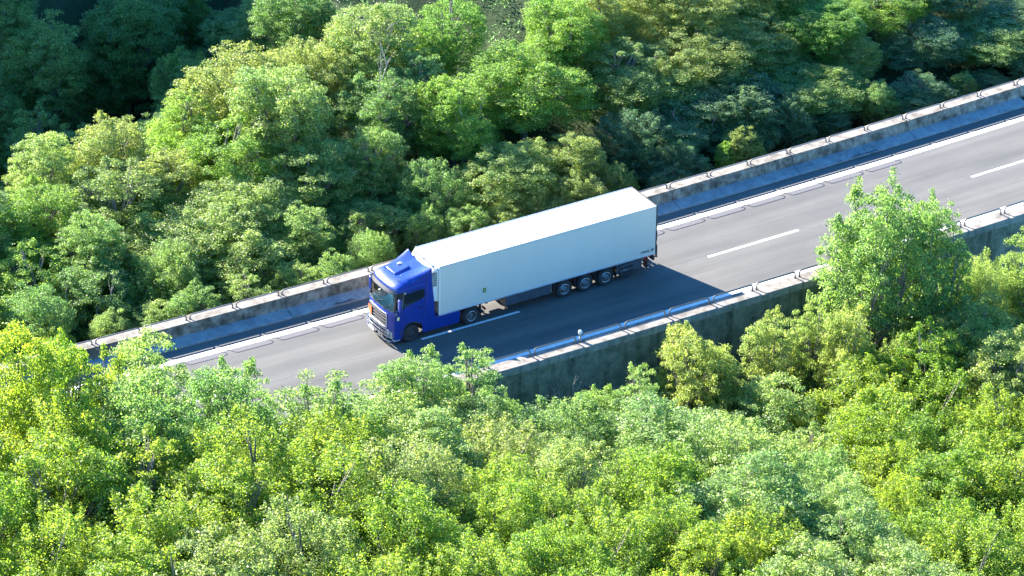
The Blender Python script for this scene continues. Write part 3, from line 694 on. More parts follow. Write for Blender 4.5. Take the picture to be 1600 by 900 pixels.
def crown_points(kind, seed):
    """returns leaf arrays and a list of (limb polyline, radii); tree is 9 m tall, crown about 5.4 m wide"""
    rng = np.random.default_rng(seed); rnd = random.Random(seed)
    H = 9.0; RX = 2.7
    base = {'A':.9,'B':.7,'C':1.6,'H':1.4}[kind]
    zc = base+(H-base)*.42
    # the crown is the union of a few big leaning domes; small tufts / shoots fill its outer metre and a half
    nD = {'A':5,'B':5,'C':4,'H':7}[kind]; domes = []
    for k in range(nD):
        if k == 0: domes.append((np.array([rnd.uniform(-.3,.3), rnd.uniform(-.3,.3), base+(H-base)*.50]), np.array([1.75,1.75,(H-base)*.50]))); continue
        a = k*6.283/(nD-1)+rnd.uniform(-.5,.5)
        q = rnd.uniform(.9,1.5); rz = (H-base)*rnd.uniform(.27,.40)
        zt_ = base+(H-base)*rnd.uniform(.62,.97)-q*.3
        if kind == 'H': q = rnd.uniform(.8,1.6); zt_ = base+(H-base)*rnd.uniform(.55,1.0)-q*.2; rz = (H-base)*rnd.uniform(.22,.34)
        r = rnd.uniform(1.0,1.5) if kind != 'H' else rnd.uniform(.8,1.15)
        domes.append((np.array([math.cos(a)*q, math.sin(a)*q, zt_-rz]), np.array([r, r*rnd.uniform(.85,1.1), rz])))
    ph = rng.uniform(0,6.28,6)
    def inside(c):
        """largest 'depth' of c inside any dome, 0 at the skin"""
        best = -9
        for dc, dr in domes:
            q = (c-dc)/dr; n_ = np.linalg.norm(q)
            wob = .98+.19*math.sin(c[0]*3.1+ph[0])*math.sin(c[1]*2.8+ph[1])+.16*math.sin(c[2]*3.6+ph[2]+c[0]*2.3)+.12*math.sin(c[0]*5.9+ph[3]+c[2]*3)*math.sin(c[1]*6.3+ph[4])
            best = max(best, (wob-n_)*min(dr))
        return best
    target = {'A':620,'B':640,'C':400,'H':600}[kind]
    clumps = []; cell = {}; tries = 0
    while len(clumps) < target and tries < 40000:
        tries += 1
        dc, dr = domes[rng.integers(0, nD)]
        u = rng.normal(size=3); u /= np.linalg.norm(u)
        if u[2] < -.75: continue
        c = dc+u*dr*(rng.uniform(.25,1.0)**.33)*1.04
        dp = inside(c)
        if dp > 1.25 or dp < -.16 or c[2] > H-.35: continue
        gap = math.sin(c[0]*4.3+ph[5]+1.3*math.sin(c[2]*2.1))*math.sin(c[1]*4.7+ph[2]+1.1*math.sin(c[0]*1.9))+.6*math.sin(c[2]*4.9+ph[1]+c[0]*1.2-c[1])
        if gap < -.34 and dp < .75: continue
        if dp > .5 and rng.random() < .55: continue
        key = tuple(np.floor(c/.42).astype(int)); ok = True
        for i in (-1,0,1):
            for j in (-1,0,1):
                for k in (-1,0,1):
                    for e in cell.get((key[0]+i,key[1]+j,key[2]+k), ()):
                        if (c[0]-e[0])**2+(c[1]-e[1])**2+(c[2]-e[2])**2 < .092: ok = False
        if ok: cell.setdefault(key, []).append(c); clumps.append((c, rng.uniform(.15,.34)))
    # shoots standing proud of the crown
    for q_ in range({'A':14,'B':36,'C':20,'H':12}[kind]):
        dc, dr = domes[rng.integers(0, nD)]; a_ = rng.uniform(0,6.283); e_ = rng.uniform(.35,1.45)
        u = np.array([math.cos(a_)*math.cos(e_), math.sin(a_)*math.cos(e_), math.sin(e_)]); c0 = dc+u*dr*.97
        if inside(c0) > .25: continue
        ax = u*.6+np.array([0,0,.9]); ax /= np.linalg.norm(ax); L_ = rng.uniform(.18,.5)
        for w_ in (0,.35,.7,1.0): clumps.append((c0+ax*L_*w_, .20-.09*w_))
    leaders = [(d[0][0]*.9, d[0][1]*.9, min(1,(d[0][2]+d[1][2]*.6)/H)) for d in domes[1:5]]
    while len(leaders) < 4: leaders.append((0,0,.8))
    Ps=[];Ns=[];Ls=[];Ws=[]
    ctr = np.array([0,0,zc-.9])
    for c, rad in clumps:
        m = int({'A':150,'B':150,'C':140,'H':140}[kind]*(rad/.255)**1.5)
        outw = (c-ctr); outw /= np.linalg.norm(outw)
        if kind == 'B':
            ax = outw*.75+np.array([0,0,.75])+rng.normal(size=3)*.35; ax /= np.linalg.norm(ax)
            ln = rad*3.3; t = rng.uniform(-.5,1,m); w_ = rad*(.62-.42*np.clip(t,0,1))
            P = c+ax[None,:]*(t*ln*.6)[:,None]+rng.normal(size=(m,3))*w_[:,None]*.8
            Nn = rng.normal(size=(m,3))*.8+np.array([0,0,.6])+outw*.2
            L = rng.uniform(.052,.094,m); W_ = L*rng.uniform(.45,.65,m)
        else:
            d = rng.normal(size=(m,3)); d /= np.linalg.norm(d,axis=1)[:,None]
            d[:,2] = np.where(d[:,2]<-.3, -d[:,2]*.5, d[:,2])
            r = rad*rng.uniform(.2,1.15,m)**.6
            P = c+d*r[:,None]*np.array([1.15,1.15,.8])
            Nn = d*.4+outw*.2+np.array([0,0,.5])+rng.normal(size=(m,3))*.75
            L = rng.uniform(.055,.102,m); W_ = L*rng.uniform(.45,.65,m)
        Ps.append(P);Ns.append(Nn);Ls.append(L);Ws.append(W_)
    # stray leaves inside and around
    m = 1500
    d = rng.normal(size=(m,3)); d/=np.linalg.norm(d,axis=1)[:,None]
    ci = rng.integers(0,len(clumps),m); cc = np.array([c for c,_ in clumps])[ci]
    P = cc+d*rng.uniform(.1,.38,m)[:,None]
    Ps.append(P);Ns.append(d+np.array([0,0,.6]));L=rng.uniform(.08,.14,m);Ls.append(L);Ws.append(L*.5)
    # limbs
    limbs = []
    top = zc+1.0
    tr = [(0,0,-1.5),(rnd.uniform(-.1,.1),rnd.uniform(-.1,.1),1.2),(rnd.uniform(-.25,.25),rnd.uniform(-.25,.25),zc-1),(rnd.uniform(-.4,.4),rnd.uniform(-.4,.4),top),(rnd.uniform(-.4,.4),rnd.uniform(-.4,.4),H-1.0)]
    limbs.append((tr,[.17,.14,.11,.07,.02]))
    if kind == 'H':
        for l in leaders: limbs.append(([(0,0,.9),(l[0]*.5,l[1]*.5,2.6),(l[0]*.95,l[1]*.95,5.0),(l[0]*1.15,l[1]*1.1,H*l[2]-.7)],[.10,.085,.06,.02]))
    order = sorted(clumps, key=lambda q: rnd.random())[:44]
    for c, rad in order:
        h = min(max(1.6, c[2]*rnd.uniform(.42,.62)), top)
        s = (tr[2][0]*h/zc, tr[2][1]*h/zc, h)
        if kind == 'H':
            l = min(leaders, key=lambda q: (q[0]-c[0])**2+(q[1]-c[1])**2); h=max(2.6,c[2]*.7); s=(l[0]*.9,l[1]*.9,h)
        mid = ((s[0]+c[0])*.5+rnd.uniform(-.15,.15),(s[1]+c[1])*.5+rnd.uniform(-.15,.15),(s[2]*.55+c[2]*.45)+rnd.uniform(-.1,.3))
        limbs.append(([s,mid,tuple(c)],[.05,.032,.010]))
        for _ in range(2):
            e = c+rng.normal(size=3)*rad*.7; limbs.append(([mid,tuple((np.array(mid)+e)/2+rng.normal(size=3)*.08),tuple(e)],[.022,.015,.006]))
    return (np.concatenate(Ps),np.concatenate(Ns),np.concatenate(Ls),np.concatenate(Ws)), limbs

CROWNS = {}
def variant(kind, i):
    if (kind, i) not in CROWNS:
        arr, limbs = crown_points(kind, 100*'ABCH'.index(kind)+i+7)
        cm = leaf_mesh('crown_'+kind+str(i), *arr, np.random.default_rng(i))
        mb = MB()
        for pts, rr in limbs: mb.tube(pts, rr, 6 if rr[0] > .04 else 4, caps=False)
        tm = bpy.data.meshes.new('trunk_'+kind+str(i)); tm.from_pydata(mb.v, [], mb.f); tm.materials.append(M_BARK)
        for p in tm.polygons: p.use_smooth = True
        CROWNS[(kind, i)] = (cm, tm, {})
    return CROWNS[(kind, i)]
def crown_for(kind, i, colr):
    cm, tm, d = variant(kind, i)
    if colr not in d:
        m = cm if not d else cm
        d[colr] = True
    return cm, tm
def place_tree(t, idx):
    x, y, z, top, w, kind, colr, zone, nm, lab = t
    nvar = {'A':4,'B':3,'C':2,'H':3}[kind]
    v = idx % nvar
    cm, tm, d = variant(kind, v)
    if not cm.materials: cm.materials.append(LEAF[colr])
    rnd = random.Random(idx*7+1)
    root = empty(nm, (x, y, z), rnd.uniform(0, 6.283))
    sz = max(.22, (top-z)/9.0); sx = w/5.4
    root.scale = (sx*rnd.uniform(.94,1.06), sx*rnd.uniform(.94,1.06), sz)
    cr = bpy.data.objects.new('crown', cm); C.objects.link(cr); cr.parent = root
    # the leaf colour belongs to the object, so copies can share one mesh
    cr.material_slots[0].link = 'OBJECT'; cr.material_slots[0].material = LEAF[colr]
    tr = bpy.data.objects.new('trunk', tm); C.objects.link(tr); tr.parent = root
    g = {'N':'trees in front of the near wall','F':'trees behind the far parapet','H':'trees on the shaded far hillside'}[zone]
    if nm == 'shrub': g = g.replace('trees', 'shrubs')
    tag(root, lab, nm, g)
for i, t in enumerate(TREES): place_tree(t, i)

# ------------------------------------------------------------------ undergrowth (nobody could count it)
def undergrowth():
    rng = np.random.default_rng(5); P = []; n = 0
    cen = []
    while len(cen) < 9000:
        s = rng.uniform(-50, 65); o = rng.uniform(-42, 42)
        if -6.9 < o < 7.3: continue
        q = wp(s, o); z = ground(s, o)+hnoise(q.x, q.y); cen.append((q.x, q.y, z+rng.uniform(.1,1.1), rng.uniform(.35,.9)))
    cen = np.array(cen); m = 330000; k = rng.integers(0, len(cen), m)
    d = rng.normal(size=(m,3)); d /= np.linalg.norm(d,axis=1)[:,None]
    P = cen[k,:3]+d*(cen[k,3]*rng.uniform(.3,1,m)**.5)[:,None]
    L = rng.uniform(.08,.17,m)
    me = leaf_mesh('undergrowth', P, d+np.array([0,0,.8]), L, L*.5, rng)
    o = link('undergrowth', me, None, LEAF['D']); tag(o, 'low leafy undergrowth between the trees', 'undergrowth', kind='stuff')
undergrowth()

# bare branches poking up
def bare_branch(loc, h, seed, lab, lean=(0,0)):
    rnd = random.Random(seed); mb = MB()
    def grow(p, d, l, r, lev):
        q = p+d*l; mid = p+d*l*.5+Vector((rnd.uniform(-.05,.05),rnd.uniform(-.05,.05),0))*l
        mb.tube([p, mid, q], [r, r*.8, r*.55], 6)
        if lev > 0:
            for _ in range(3 if lev > 1 else 2):
                nd = (d+Vector((rnd.uniform(-.7,.7),rnd.uniform(-.7,.7),rnd.uniform(-.1,.5)))).normalized()
                grow(p+d*l*rnd.uniform(.55,1), nd, l*rnd.uniform(.5,.75), r*.55, lev-1)
    grow(Vector((0,0,0)), Vector((lean[0],lean[1],1)).normalized(), h*.5, .05, 3)
    o = mb.build('bare_branch', M_DEAD, smooth=True); o.location = loc
    tag(o, lab, 'bare branch', 'bare grey branches')
bare_branch((.22,-7.54,-3.4), 3.6, 3, 'bare grey branch against the dark wall, left of the pair', (-.05,0))
bare_branch((2.66,-7.66,-3.6), 3.8, 8, 'forked bare grey branch against the dark wall, the bigger right one', (.35,0))
bare_branch((-8.9,-6.95,.4), 2.6, 12, 'thin bare twigs sticking up beside the pale round tree, over the road', (.05,0))
bare_branch((7.4,19.9,1.6), 5.2, 21, 'pale dead branches in the canopy above the cab, near the dark gap', (.2,.0))
bare_branch((10.4,23.5,1.8), 5.5, 25, 'pale dead branches higher up in the canopy near the top edge', (-.15,.0))
bare_branch((8.1,-22.6,-5.6), 5.4, 31, 'thin dead branches poking through the canopy near the bottom edge', (.1,.0))

litter()

# ------------------------------------------------------------------ the lorry
M_BLUE = None
def m_blue(nt, out):
    p = principled(nt, out, (.010,.040,.38), .32, 0, .5, .6)
    n1 = noise(nt, 2.2, 6, .7); r = ramp(nt, n1.outputs[0], [(.3, (.003,.022,.175)), (.7, (.005,.033,.25))])
    nt.links.new(r.outputs[0], p.inputs['Base Color'])
    n2 = noise(nt, 12, 4, .6); rr = ramp(nt, n2.outputs[0], [(.3, (.26,.26,.26)), (.7, (.40,.40,.40))]); nt.links.new(rr.outputs[0], p.inputs['Roughness'])
M_BLUE = mat('blue_paint', m_blue)
def m_white_box(nt, out):
    p = principled(nt, out, (.72,.74,.73), .38, 0, .45)
    tc = N(nt, 'ShaderNodeTexCoord')
    a = noise(nt, 1, 5, .65, vec=tc.outputs['Object'], stretch=(1.6,1.6,.22)); b = noise(nt, .45, 4, .6, vec=tc.outputs['Object'])
    r = ramp(nt, a.outputs[0], [(.3, (.575,.53,.45)), (.6, (.59,.545,.465))]); r2 = ramp(nt, b.outputs[0], [(.3, (.96,.965,.97)), (.7, (1.02,1.01,1.01))])
    sp = noise(nt, 9, 3, .8, vec=tc.outputs['Object']); r3 = ramp(nt, sp.outputs[0], [(.22, (.80,.80,.78)), (.34, (1,1,1))])
    c = mix(nt, .8, r.outputs[0], r2.outputs[0], 'MULTIPLY'); c = mix(nt, .6, c, r3.outputs[0], 'MULTIPLY')
    nt.links.new(c, p.inputs['Base Color'])
    bump(nt, b.outputs[0], p, .12, .02)
M_BOX = mat('trailer_white', m_white_box)
M_UNIT = simple('unit_white', (.66,.65,.60), .4, var=.05, scale=2)
M_ALU = simple('aluminium', (.62,.62,.62), .35, .6, var=.15)
M_DARK = simple('chassis_black', (.025,.027,.03), .6, var=.4)
M_PANEL = simple('dark_panel', (.055,.062,.075), .5, var=.25, scale=3)
M_TYRE = simple('tyre_rubber', (.022,.022,.023), .85, var=.3, scale=12)
M_RIM = simple('rim_alloy', (.20,.20,.21), .4, .6, var=.3, scale=9)
M_HUB = simple('hub_black', (.05,.05,.052), .5, .3, var=.3)
M_SLAT = simple('slat_grey', (.05,.05,.055), .75, .0, .15)
M_RING = simple('rim_edge', (.38,.38,.38), .3, .6)
M_CHROME = simple('chrome', (.24,.25,.27), .25, 1, var=.05)
M_GREYP = simple('grey_plastic', (.16,.165,.17), .5, var=.2)
M_ORANGE = simple('orange_plate', (.75,.13,.03), .5, var=.06)
M_YEL = simple('yellow_sticker', (.75,.60,.15), .5)
M_GREEN = simple('green_sticker', (.06,.16,.06), .5)
M_RED = simple('red_lens', (.45,.02,.02), .25)
M_AMB = simple('amber_lens', (.75,.28,.03), .25)
M_DASH = simple('dashboard', (.60,.66,.58), .7, var=.25, scale=5)
M_SEAT = simple('seat_cloth', (.16,.18,.17), .9)
M_LAMP = simple('headlamp', (.40,.42,.44), .2, .3, var=.2, scale=14)
def m_glass(nt, out):
    g = N(nt, 'ShaderNodeBsdfGlossy'); g.inputs['Roughness'].default_value = .03
    t = N(nt, 'ShaderNodeBsdfTransparent'); t.inputs['Color'].default_value = (.85,.93,.89,1)
    f = N(nt, 'ShaderNodeFresnel'); f.inputs['IOR'].default_value = 1.5
    m = N(nt, 'ShaderNodeMixShader'); nt.links.new(f.outputs[0], m.inputs[0]); nt.links.new(t.outputs[0], m.inputs[1]); nt.links.new(g.outputs[0], m.inputs[2])
    nt.links.new(m.outputs[0], out.inputs['Surface'])
M_GLASS = mat('windscreen_glass', m_glass)
M_SGLASS = simple('tinted_glass', (.012,.018,.020), .06, 0, .7, var=.1)

T0 = empty('semi_truck', (0,0,0)); tag(T0, 'blue cab lorry pulling a long white refrigerated trailer along the road', 'truck')
W = 2.55; YC = W/2
def sweep_y(profile, tvals, fn, mi=None):
    """profile of (x,z) repeated over y = YC + t*W/2; fn(x,z,t)->(x,y,z)"""
    mb = MB(); k = len(profile)
    vs = [fn(x, z, t) for t in tvals for x, z in profile]
    fs = [(i*k+j, i*k+(j+1)%k, (i+1)*k+(j+1)%k, (i+1)*k+j) for i in range(len(tvals)-1) for j in range(k)]
    fs += [tuple(range(k)), tuple((len(tvals)-1)*k+j for j in range(k))[::-1]]
    mb.add(vs, fs); return mb
TV = [-1,-.985,-.95,-.88,-.78,-.6,-.35,0,.35,.6,.78,.88,.95,.985,1]
def curve_front(x, z, t, k=.20):
    f = min(1, max(0, (-1.9-x)/.9)); a = abs(t)
    sh = .028*max(0, (a-.95)/.05)                     # tiny rounding at the sides
    tum = .05*max(0, (z-2.2)/1.5)                      # the cab leans in a little above the belt line
    dz = 0
    return (x + f*(k*a**4 + .04*a*a) + (sh if x < -2 else 0), YC + t*(W/2-tum), z-dz)

def wheel(parent, cx, y_out, side, r=.50, w=.30, dual=False, rim_col=None):
    """side=-1: outer face towards -y"""
    s = side
    root = empty('wheel', (cx, y_out, r)); root.parent = parent
    def yy(d): return -s*d
    mb = MB(); mb.lathe_y([(yy(.03), r*.60), (yy(.0), r*.72), (yy(.0), r*.90), (yy(.03), r*.975), (yy(.06), r), (yy(w-.06), r), (yy(w-.03), r*.975), (yy(w), r*.9), (yy(w), r*.6)], 0, 0, 36)
    if dual: mb.lathe_y([(yy(w+.05), r*.6), (yy(w+.05), r*.9), (yy(w+.09), r), (yy(2*w), r), (yy(2*w+.04), r*.9), (yy(2*w+.04), r*.6)], 0, 0, 36)
    mb.build('tyre', M_TYRE, root, smooth=True)
    mb = MB()
    if dual: prof = [(yy(.02), r*.62), (yy(.015), r*.56), (yy(.14), r*.52), (yy(.17), r*.30), (yy(.10), r*.26), (yy(.06), r*.24), (yy(.04), r*.1), (yy(.04), .001)]
    else: prof = [(yy(.02), r*.62), (yy(.01), r*.57), (yy(.05), r*.54), (yy(.07), r*.46), (yy(.0), r*.34), (yy(-.03), r*.28), (yy(-.06), r*.22), (yy(-.07), .001)]
    mb.lathe_y(prof, 0, 0, 36)
    for k in range(10):
        a = 2*math.pi*k/10; rr = r*.31; y0 = -.01 if not dual else .12
        mb.tube([(rr*math.cos(a), yy(y0), rr*math.sin(a)), (rr*math.cos(a), yy(y0-.05), rr*math.sin(a))], .018, 6)
    mb.build('rim', M_RIM if rim_col is None else rim_col, root, smooth=True, ang=30)
    if rim_col is None:
        mb = MB(); mb.tube([(r*.57*math.cos(2*math.pi*k/32), yy(.0), r*.57*math.sin(2*math.pi*k/32)) for k in range(33)], .016, 6, caps=False); mb.build('rim_edge', M_RING, root, smooth=True)
    mb = MB()
    for k in range(10):
        a = 2*math.pi*(k+.5)/10; rr = r*.42; y0 = .02 if not dual else .15
        mb.tube([(rr*math.cos(a), yy(y0+.03), rr*math.sin(a)), (rr*math.cos(a), yy(y0-.004), rr*math.sin(a))], .032, 8)
    mb.build('hand_hole', M_DARK, root)
    return root
def build_truck():
    # --- cab shell
    cab = empty('cab'); cab.parent = T0
    arch = [(-1.67+.66*math.cos(R(a)), .5+.66*math.sin(R(a))) for a in range(43, 196, 9)]
    prof = [(-.60,.95),(-1.19,.95)] + arch + [(-2.45,.30),(-2.80,.30),(-2.90,.38),(-2.95,.60),(-2.96,1.2),(-2.95,1.80),(-2.93,1.98),(-2.88,2.06),
            (-2.30,2.10),(-2.15,2.20),(-2.05,3.05),(-2.63,3.08),(-2.70,3.13),(-2.68,3.24),(-2.60,3.33),(-2.40,3.44),(-2.1,3.54),(-1.6,3.62),(-1.1,3.68),(-.62,3.70),(-.60,3.66)]
    n = len(prof)
    def f(x, z, t):
        a = abs(t); v = curve_front(x, z, t)
        dz = 0
        if z > 3.2: dz = .17*max(0,(a-.72)/.28)**2*((z-3.2)/.45)
        return (v[0], v[1], v[2]-dz)
    mb = sweep_y(prof, TV, f)
    k = len(prof)
    for i in range(len(TV)-1):
        for j in range(k):
            a = prof[j]; b = prof[(j+1)%k]
            if a in ((-2.88,2.06),(-2.30,2.10),(-2.15,2.20),(-2.05,3.05)): mb.mi[i*k+j] = 1
    body = mb.build('cab_shell', [M_BLUE, M_DASH], cab, smooth=True, ang=32)
    # inside: seats, wheel
    for y in (.62, 1.93):
        s = MB(); s.box(-2.3,-2.1, y-.24, y+.24, 2.11, 2.55); s.box(-2.22,-2.12, y-.13, y+.13, 2.56, 2.78); s.build('seat', M_SEAT, cab, bevel=.03)
    s = MB(); pts = [(-2.42+.10*math.cos(a), 1.93+.2*math.sin(a), 2.22+.12*math.cos(a)) for a in [2*math.pi*i/16 for i in range(17)]]
    s.tube(pts, .018, 6); s.build('steering_wheel', M_DARK, cab, smooth=True)
    # windscreen
    mb = MB(); g0 = []
    for t in TV:
        for (x, z) in ((-2.905,2.05),(-2.82,2.4),(-2.74,2.75),(-2.665,3.10)):
            v = curve_front(x, z, t); g0.append((v[0]-.004, v[1], v[2]))
    mb.add(g0, [(i*4+j, i*4+j+1, (i+1)*4+j+1, (i+1)*4+j) for i in range(1,len(TV)-2) for j in range(3)])
    ws = mb.build('windscreen', M_GLASS, cab, smooth=True, ang=60)
    # rubber frame round the windscreen + A pillars
    mb = MB()
    for z, x in ((2.05,-2.912),(3.09,-2.672)):
        mb.tube([tuple(np.array(curve_front(x, z, t))) for t in TV[1:-1]], .028, 6)
    for t in (-.955,.955):
        q = []
        for (x, z) in ((-2.90,2.04),(-2.82,2.4),(-2.74,2.75),(-2.66,3.10)): q.append(curve_front(x, z, t))
        mb.tube(q, .05, 6)
    mb.build('frame', M_BLK, ws, smooth=True)
    for side in (0, 1):                                     # cab corner behind the pillar
        y = .045 if side == 0 else W-.045; yo = y+(.03 if side == 0 else -.03)
        mb = MB(); poly = [(-2.72,2.03),(-2.24,2.03),(-2.1,3.12),(-2.5,3.12)]
        mb.prism_y(poly, min(y,yo), max(y,yo)); mb.build('pillar', M_BLK, cab, bevel=.01)
    # wipers
    for y0, y1 in ((.75,.15+.25),(1.75,1.15)):
        w_ = MB(); t0=(y0-YC)/(W/2); t1=(y1-YC)/(W/2)
        a = Vector(curve_front(-2.945,2.03,t0)); b = Vector(curve_front(-2.86,2.36,t1))
        w_.tube([a, b], .015, 6); w_.tube([b+Vector((0,.30,-.16)), b+Vector((0,-.28,.10))], .014, 6); w_.build('wiper', M_BLK, cab)
    # sun visor
    mb = MB(); vs=[]
    for t in TV[1:-1]:
        for (x,z) in ((-2.72,3.19),(-2.84,3.03),(-2.82,3.00),(-2.68,3.14)): vs.append(curve_front(x,z,t*.97))
    m_ = len(TV)-2
    mb.add(vs, [(i*4+j,i*4+(j+1)%4,(i+1)*4+(j+1)%4,(i+1)*4+j) for i in range(m_-1) for j in range(4)]+[(0,1,2,3),tuple((m_-1)*4+j for j in (3,2,1,0))])
    mb.build('sun_visor', M_BLK, cab, smooth=True, ang=40)
    # roof line bead and side moulding (near and far)
    mb = MB()
    mb.tube([curve_front(-2.71,3.27,t) for t in TV[1:-1]], .012, 6); mb.build('roof_bead', M_CHROME, cab)
    # spoiler / air deflector
    NX, NY = 13, 25; vs = []; top = []
    for i in range(NX):
        x = -1.75+1.27*i/(NX-1); u = i/(NX-1)
        for j in range(NY):
            t = -1+2*j/(NY-1); a = abs(t); y = YC+t*(W/2-.03-.05*(1-u))
            base = 3.60+.09*u
            wing = .19*(u**1.3)*max(0,(a-.35)/.65)**1.3 + .19*u**1.2
            edge = -.16*(1-u)*max(0,(a-.75)/.25)**2 - .05*max(0,(a-.93)/.07)
            xx = x + (.06*u*(a**2))
            top.append((xx, y, base+wing+edge+.012))
    vs = top + [(x, y, min(z-.03, 3.45-.02)) if (k%NY in (0,NY-1)) else (x,y,z-.05) for k,(x,y,z) in enumerate(top)]
    o_ = NX*NY; fs = [(i*NY+j,(i+1)*NY+j,(i+1)*NY+j+1,i*NY+j+1) for i in range(NX-1) for j in range(NY-1)]
    fs += [tuple(q+o_ for q in f_[::-1]) for f_ in fs]
    for j in range(NY-1): fs += [(j,j+1,j+1+o_,j+o_), ((NX-1)*NY+j+1,(NX-1)*NY+j,(NX-1)*NY+j+o_,(NX-1)*NY+j+1+o_)]
    for i in range(NX-1): fs += [((i+1)*NY,i*NY,i*NY+o_,(i+1)*NY+o_), (i*NY+NY-1,(i+1)*NY+NY-1,(i+1)*NY+NY-1+o_,i*NY+NY-1+o_)]
    mb = MB(); mb.add(vs, fs); mb.build('roof_spoiler', M_BLUE, cab, smooth=True, ang=40)
    # rear side extenders
    for y0, y1 in ((.0,.05),(W-.05,W)):
        mb = MB(); mb.prism_y([(-.72,1.0),(-.22,1.0),(-.30,2.2),(-.44,3.4),(-.50,3.88),(-.74,3.82)], y0, y1); mb.build('side_fairing', M_BLUE, cab, bevel=.02)
    # roof hatch
    mb = MB(); mb.add([(-2.08,1.08,3.48),(-1.08,1.08,3.60),(-1.08,2.12,3.60),(-2.08,2.12,3.48),(-2.0,1.14,3.64),(-1.12,1.12,3.86),(-1.12,2.06,3.86),(-2.0,2.04,3.64)],
        [(0,3,2,1),(4,5,6,7),(0,1,5,4),(1,2,6,5),(2,3,7,6),(3,0,4,7)]); h = mb.build('roof_hatch', M_BLUE, cab, bevel=.03)
    mb = MB(); mb.tube([(-1.38,1.72,3.76),(-1.38,1.72,3.835)], [.15,.13], 20); mb.build('vent_ring', M_GREYP, h, smooth=True)
    mb = MB(); mb.tube([(-1.38,1.72,3.82),(-1.38,1.72,3.855)], [.055,.03], 14); mb.build('vent_cap', M_ALU, h, smooth=True)
    for x, y in ((-2.05,2.2),(-2.15,.45),(-2.15,.62)):
        mb = MB(); mb.tube([(x,y,3.48),(x,y,3.62)], [.03,.02], 8); mb.build('marker_lamp', M_GREYP, cab)
    # near / far side windows, mirrors, doors, steps
    for side in (0, 1):
        y = -.006 if side == 0 else W+.006; s = 1 if side == 0 else -1
        tb = .018
        poly = [(-2.18,2.10),(-.98,2.42),(-.86,2.55),(-.88,2.90),(-.96,2.98),(-1.9,2.94),(-2.08,2.88)]
        mb = MB(); ya = [(x, (y+s*.0+s*.03*max(0,(z-2.2)/1.5)*1.6), z) for x, z in poly]; yb = [(a, b+s*.05, c) for a,b,c in ya]
        k_ = len(poly); mb.add(ya+yb, [tuple(range(k_)), tuple(range(2*k_-1,k_-1,-1))]+[(i,(i+1)%k_,(i+1)%k_+k_,i+k_) for i in range(k_)])
        mb.build('side_window', M_SGLASS, cab, bevel=.012)
        mb = MB(); seam = [(-2.24,2.0),(-2.20,1.0),(-1.02,1.12),(-.90,1.4),(-.84,3.02),(-2.1,3.06)]
        mb.tube([(x, y+s*.008+s*(.03*max(0,(z-2.2)/1.5)*1.6), z) for x, z in seam+[seam[0]]], .009, 5); mb.build('door_seam', M_BLK, cab)
        mb = MB(); mb.box(-1.22,-1.02, min(y-.03*s,y), max(y-.03*s,y)+.001, 1.92, 1.97); mb.build('door_handle', M_BLK, cab, bevel=.01)
        mb = MB(); mb.tube([(-2.62, y+s*.03, 3.13),(-1.6,y+s*.03,3.22),(-.78, y+s*.04, 3.26)], .026, 6); mb.build('moulding', M_BLUE, cab, smooth=True)
        # mirror
        mb = MB(); m0, m1 = (-.34,-.10) if side == 0 else (W+.10, W+.34)
        mb.box(-2.58,-2.42, m0, m1, 2.12, 2.86); mm = mb.build('mirror', M_BLUE, cab, bevel=.05, seg=3)
        mb = MB(); mb.box(-2.417,-2.405, m0+.03, m1-.03, 2.18, 2.80); mb.build('mirror_glass', M_CHROME, mm, bevel=.01)
        mb = MB(); e = .02 if side == 0 else W-.02; mc = (m0+m1)/2
        mb.tube([(-2.5,e,2.95),(-2.5,mc,2.90),(-2.5,mc,2.84)], .022, 6); mb.tube([(-2.5,e,2.02),(-2.5,mc,2.06),(-2.5,mc,2.14)], .022, 6); mb.build('arm', M_BLK, mm)
        # entry step
        mb = MB(); yy0, yy1 = (-.012,.25) if side == 0 else (W-.25, W+.012)
        mb.box(-2.36,-2.33+.36, yy0, yy1, .33, .37) if False else mb.box(-2.72,-2.36, yy0-.01*s, yy1-.01*s, .30, .345); mb.build('step', M_ALU, cab, bevel=.008)
        # arch lip
        mb = MB(); mb.tube([(-1.67+.675*math.cos(R(a)), y, .5+.675*math.sin(R(a))) for a in range(40,200,8)], .022, 6); mb.build('arch_lip', M_BLK, cab, smooth=True)
        mb = MB(); ys = (.02,.50) if side == 0 else (W-.50, W-.02)
        a1 = [(-1.67+.655*math.cos(R(a)), .5+.655*math.sin(R(a))) for a in range(30,200,10)]; a2 = [(-1.67+.60*math.cos(R(a)), .5+.60*math.sin(R(a))) for a in range(190,20,-10)]
        vs = []; k_ = len(a1)
        for yv in ys:
            vs += [(x,yv,z) for x,z in a1]+[(x,yv,z) for x,z in a2[:k_]]
        mb.add(vs, [(i,i+1,2*k_+i+1,2*k_+i) for i in range(k_-1)]); mb.build('wheel_liner', M_DARK, cab)
    # sticker on the door corner
    mb = MB(); mb.box(-2.53,-2.40,-.012,.0,1.50,1.70); st = mb.build('sticker', M_YEL, cab)
    mb = MB(); mb.box(-2.50,-2.43,-.016,-.012,1.54,1.61); mb.build('sticker_mark', M_WHT, st)
    mb = MB(); mb.box(-2.66,-2.55,-.02,.05,1.82,2.0); mb.build('corner_lamp', M_GREYP, cab, bevel=.01)
    # front: grille
    def front(z, t, dx): return Vector(curve_front(-2.955-dx, z, t, .20))
    tg = [-.60,-.45,-.3,-.15,0,.15,.3,.45,.60,.66]
    tg = [-.66]+tg
    mb = MB(); vs = [tuple(front(z,t,.012)) for t in tg for z in (1.02,1.84)]+[tuple(front(z,t,-.03)) for t in tg for z in (1.02,1.84)]
    k_ = len(tg); mb.add(vs, [(2*i,2*i+1,2*i+3,2*i+2) for i in range(k_-1)]); gr = mb.build('grille', M_BLK, cab)
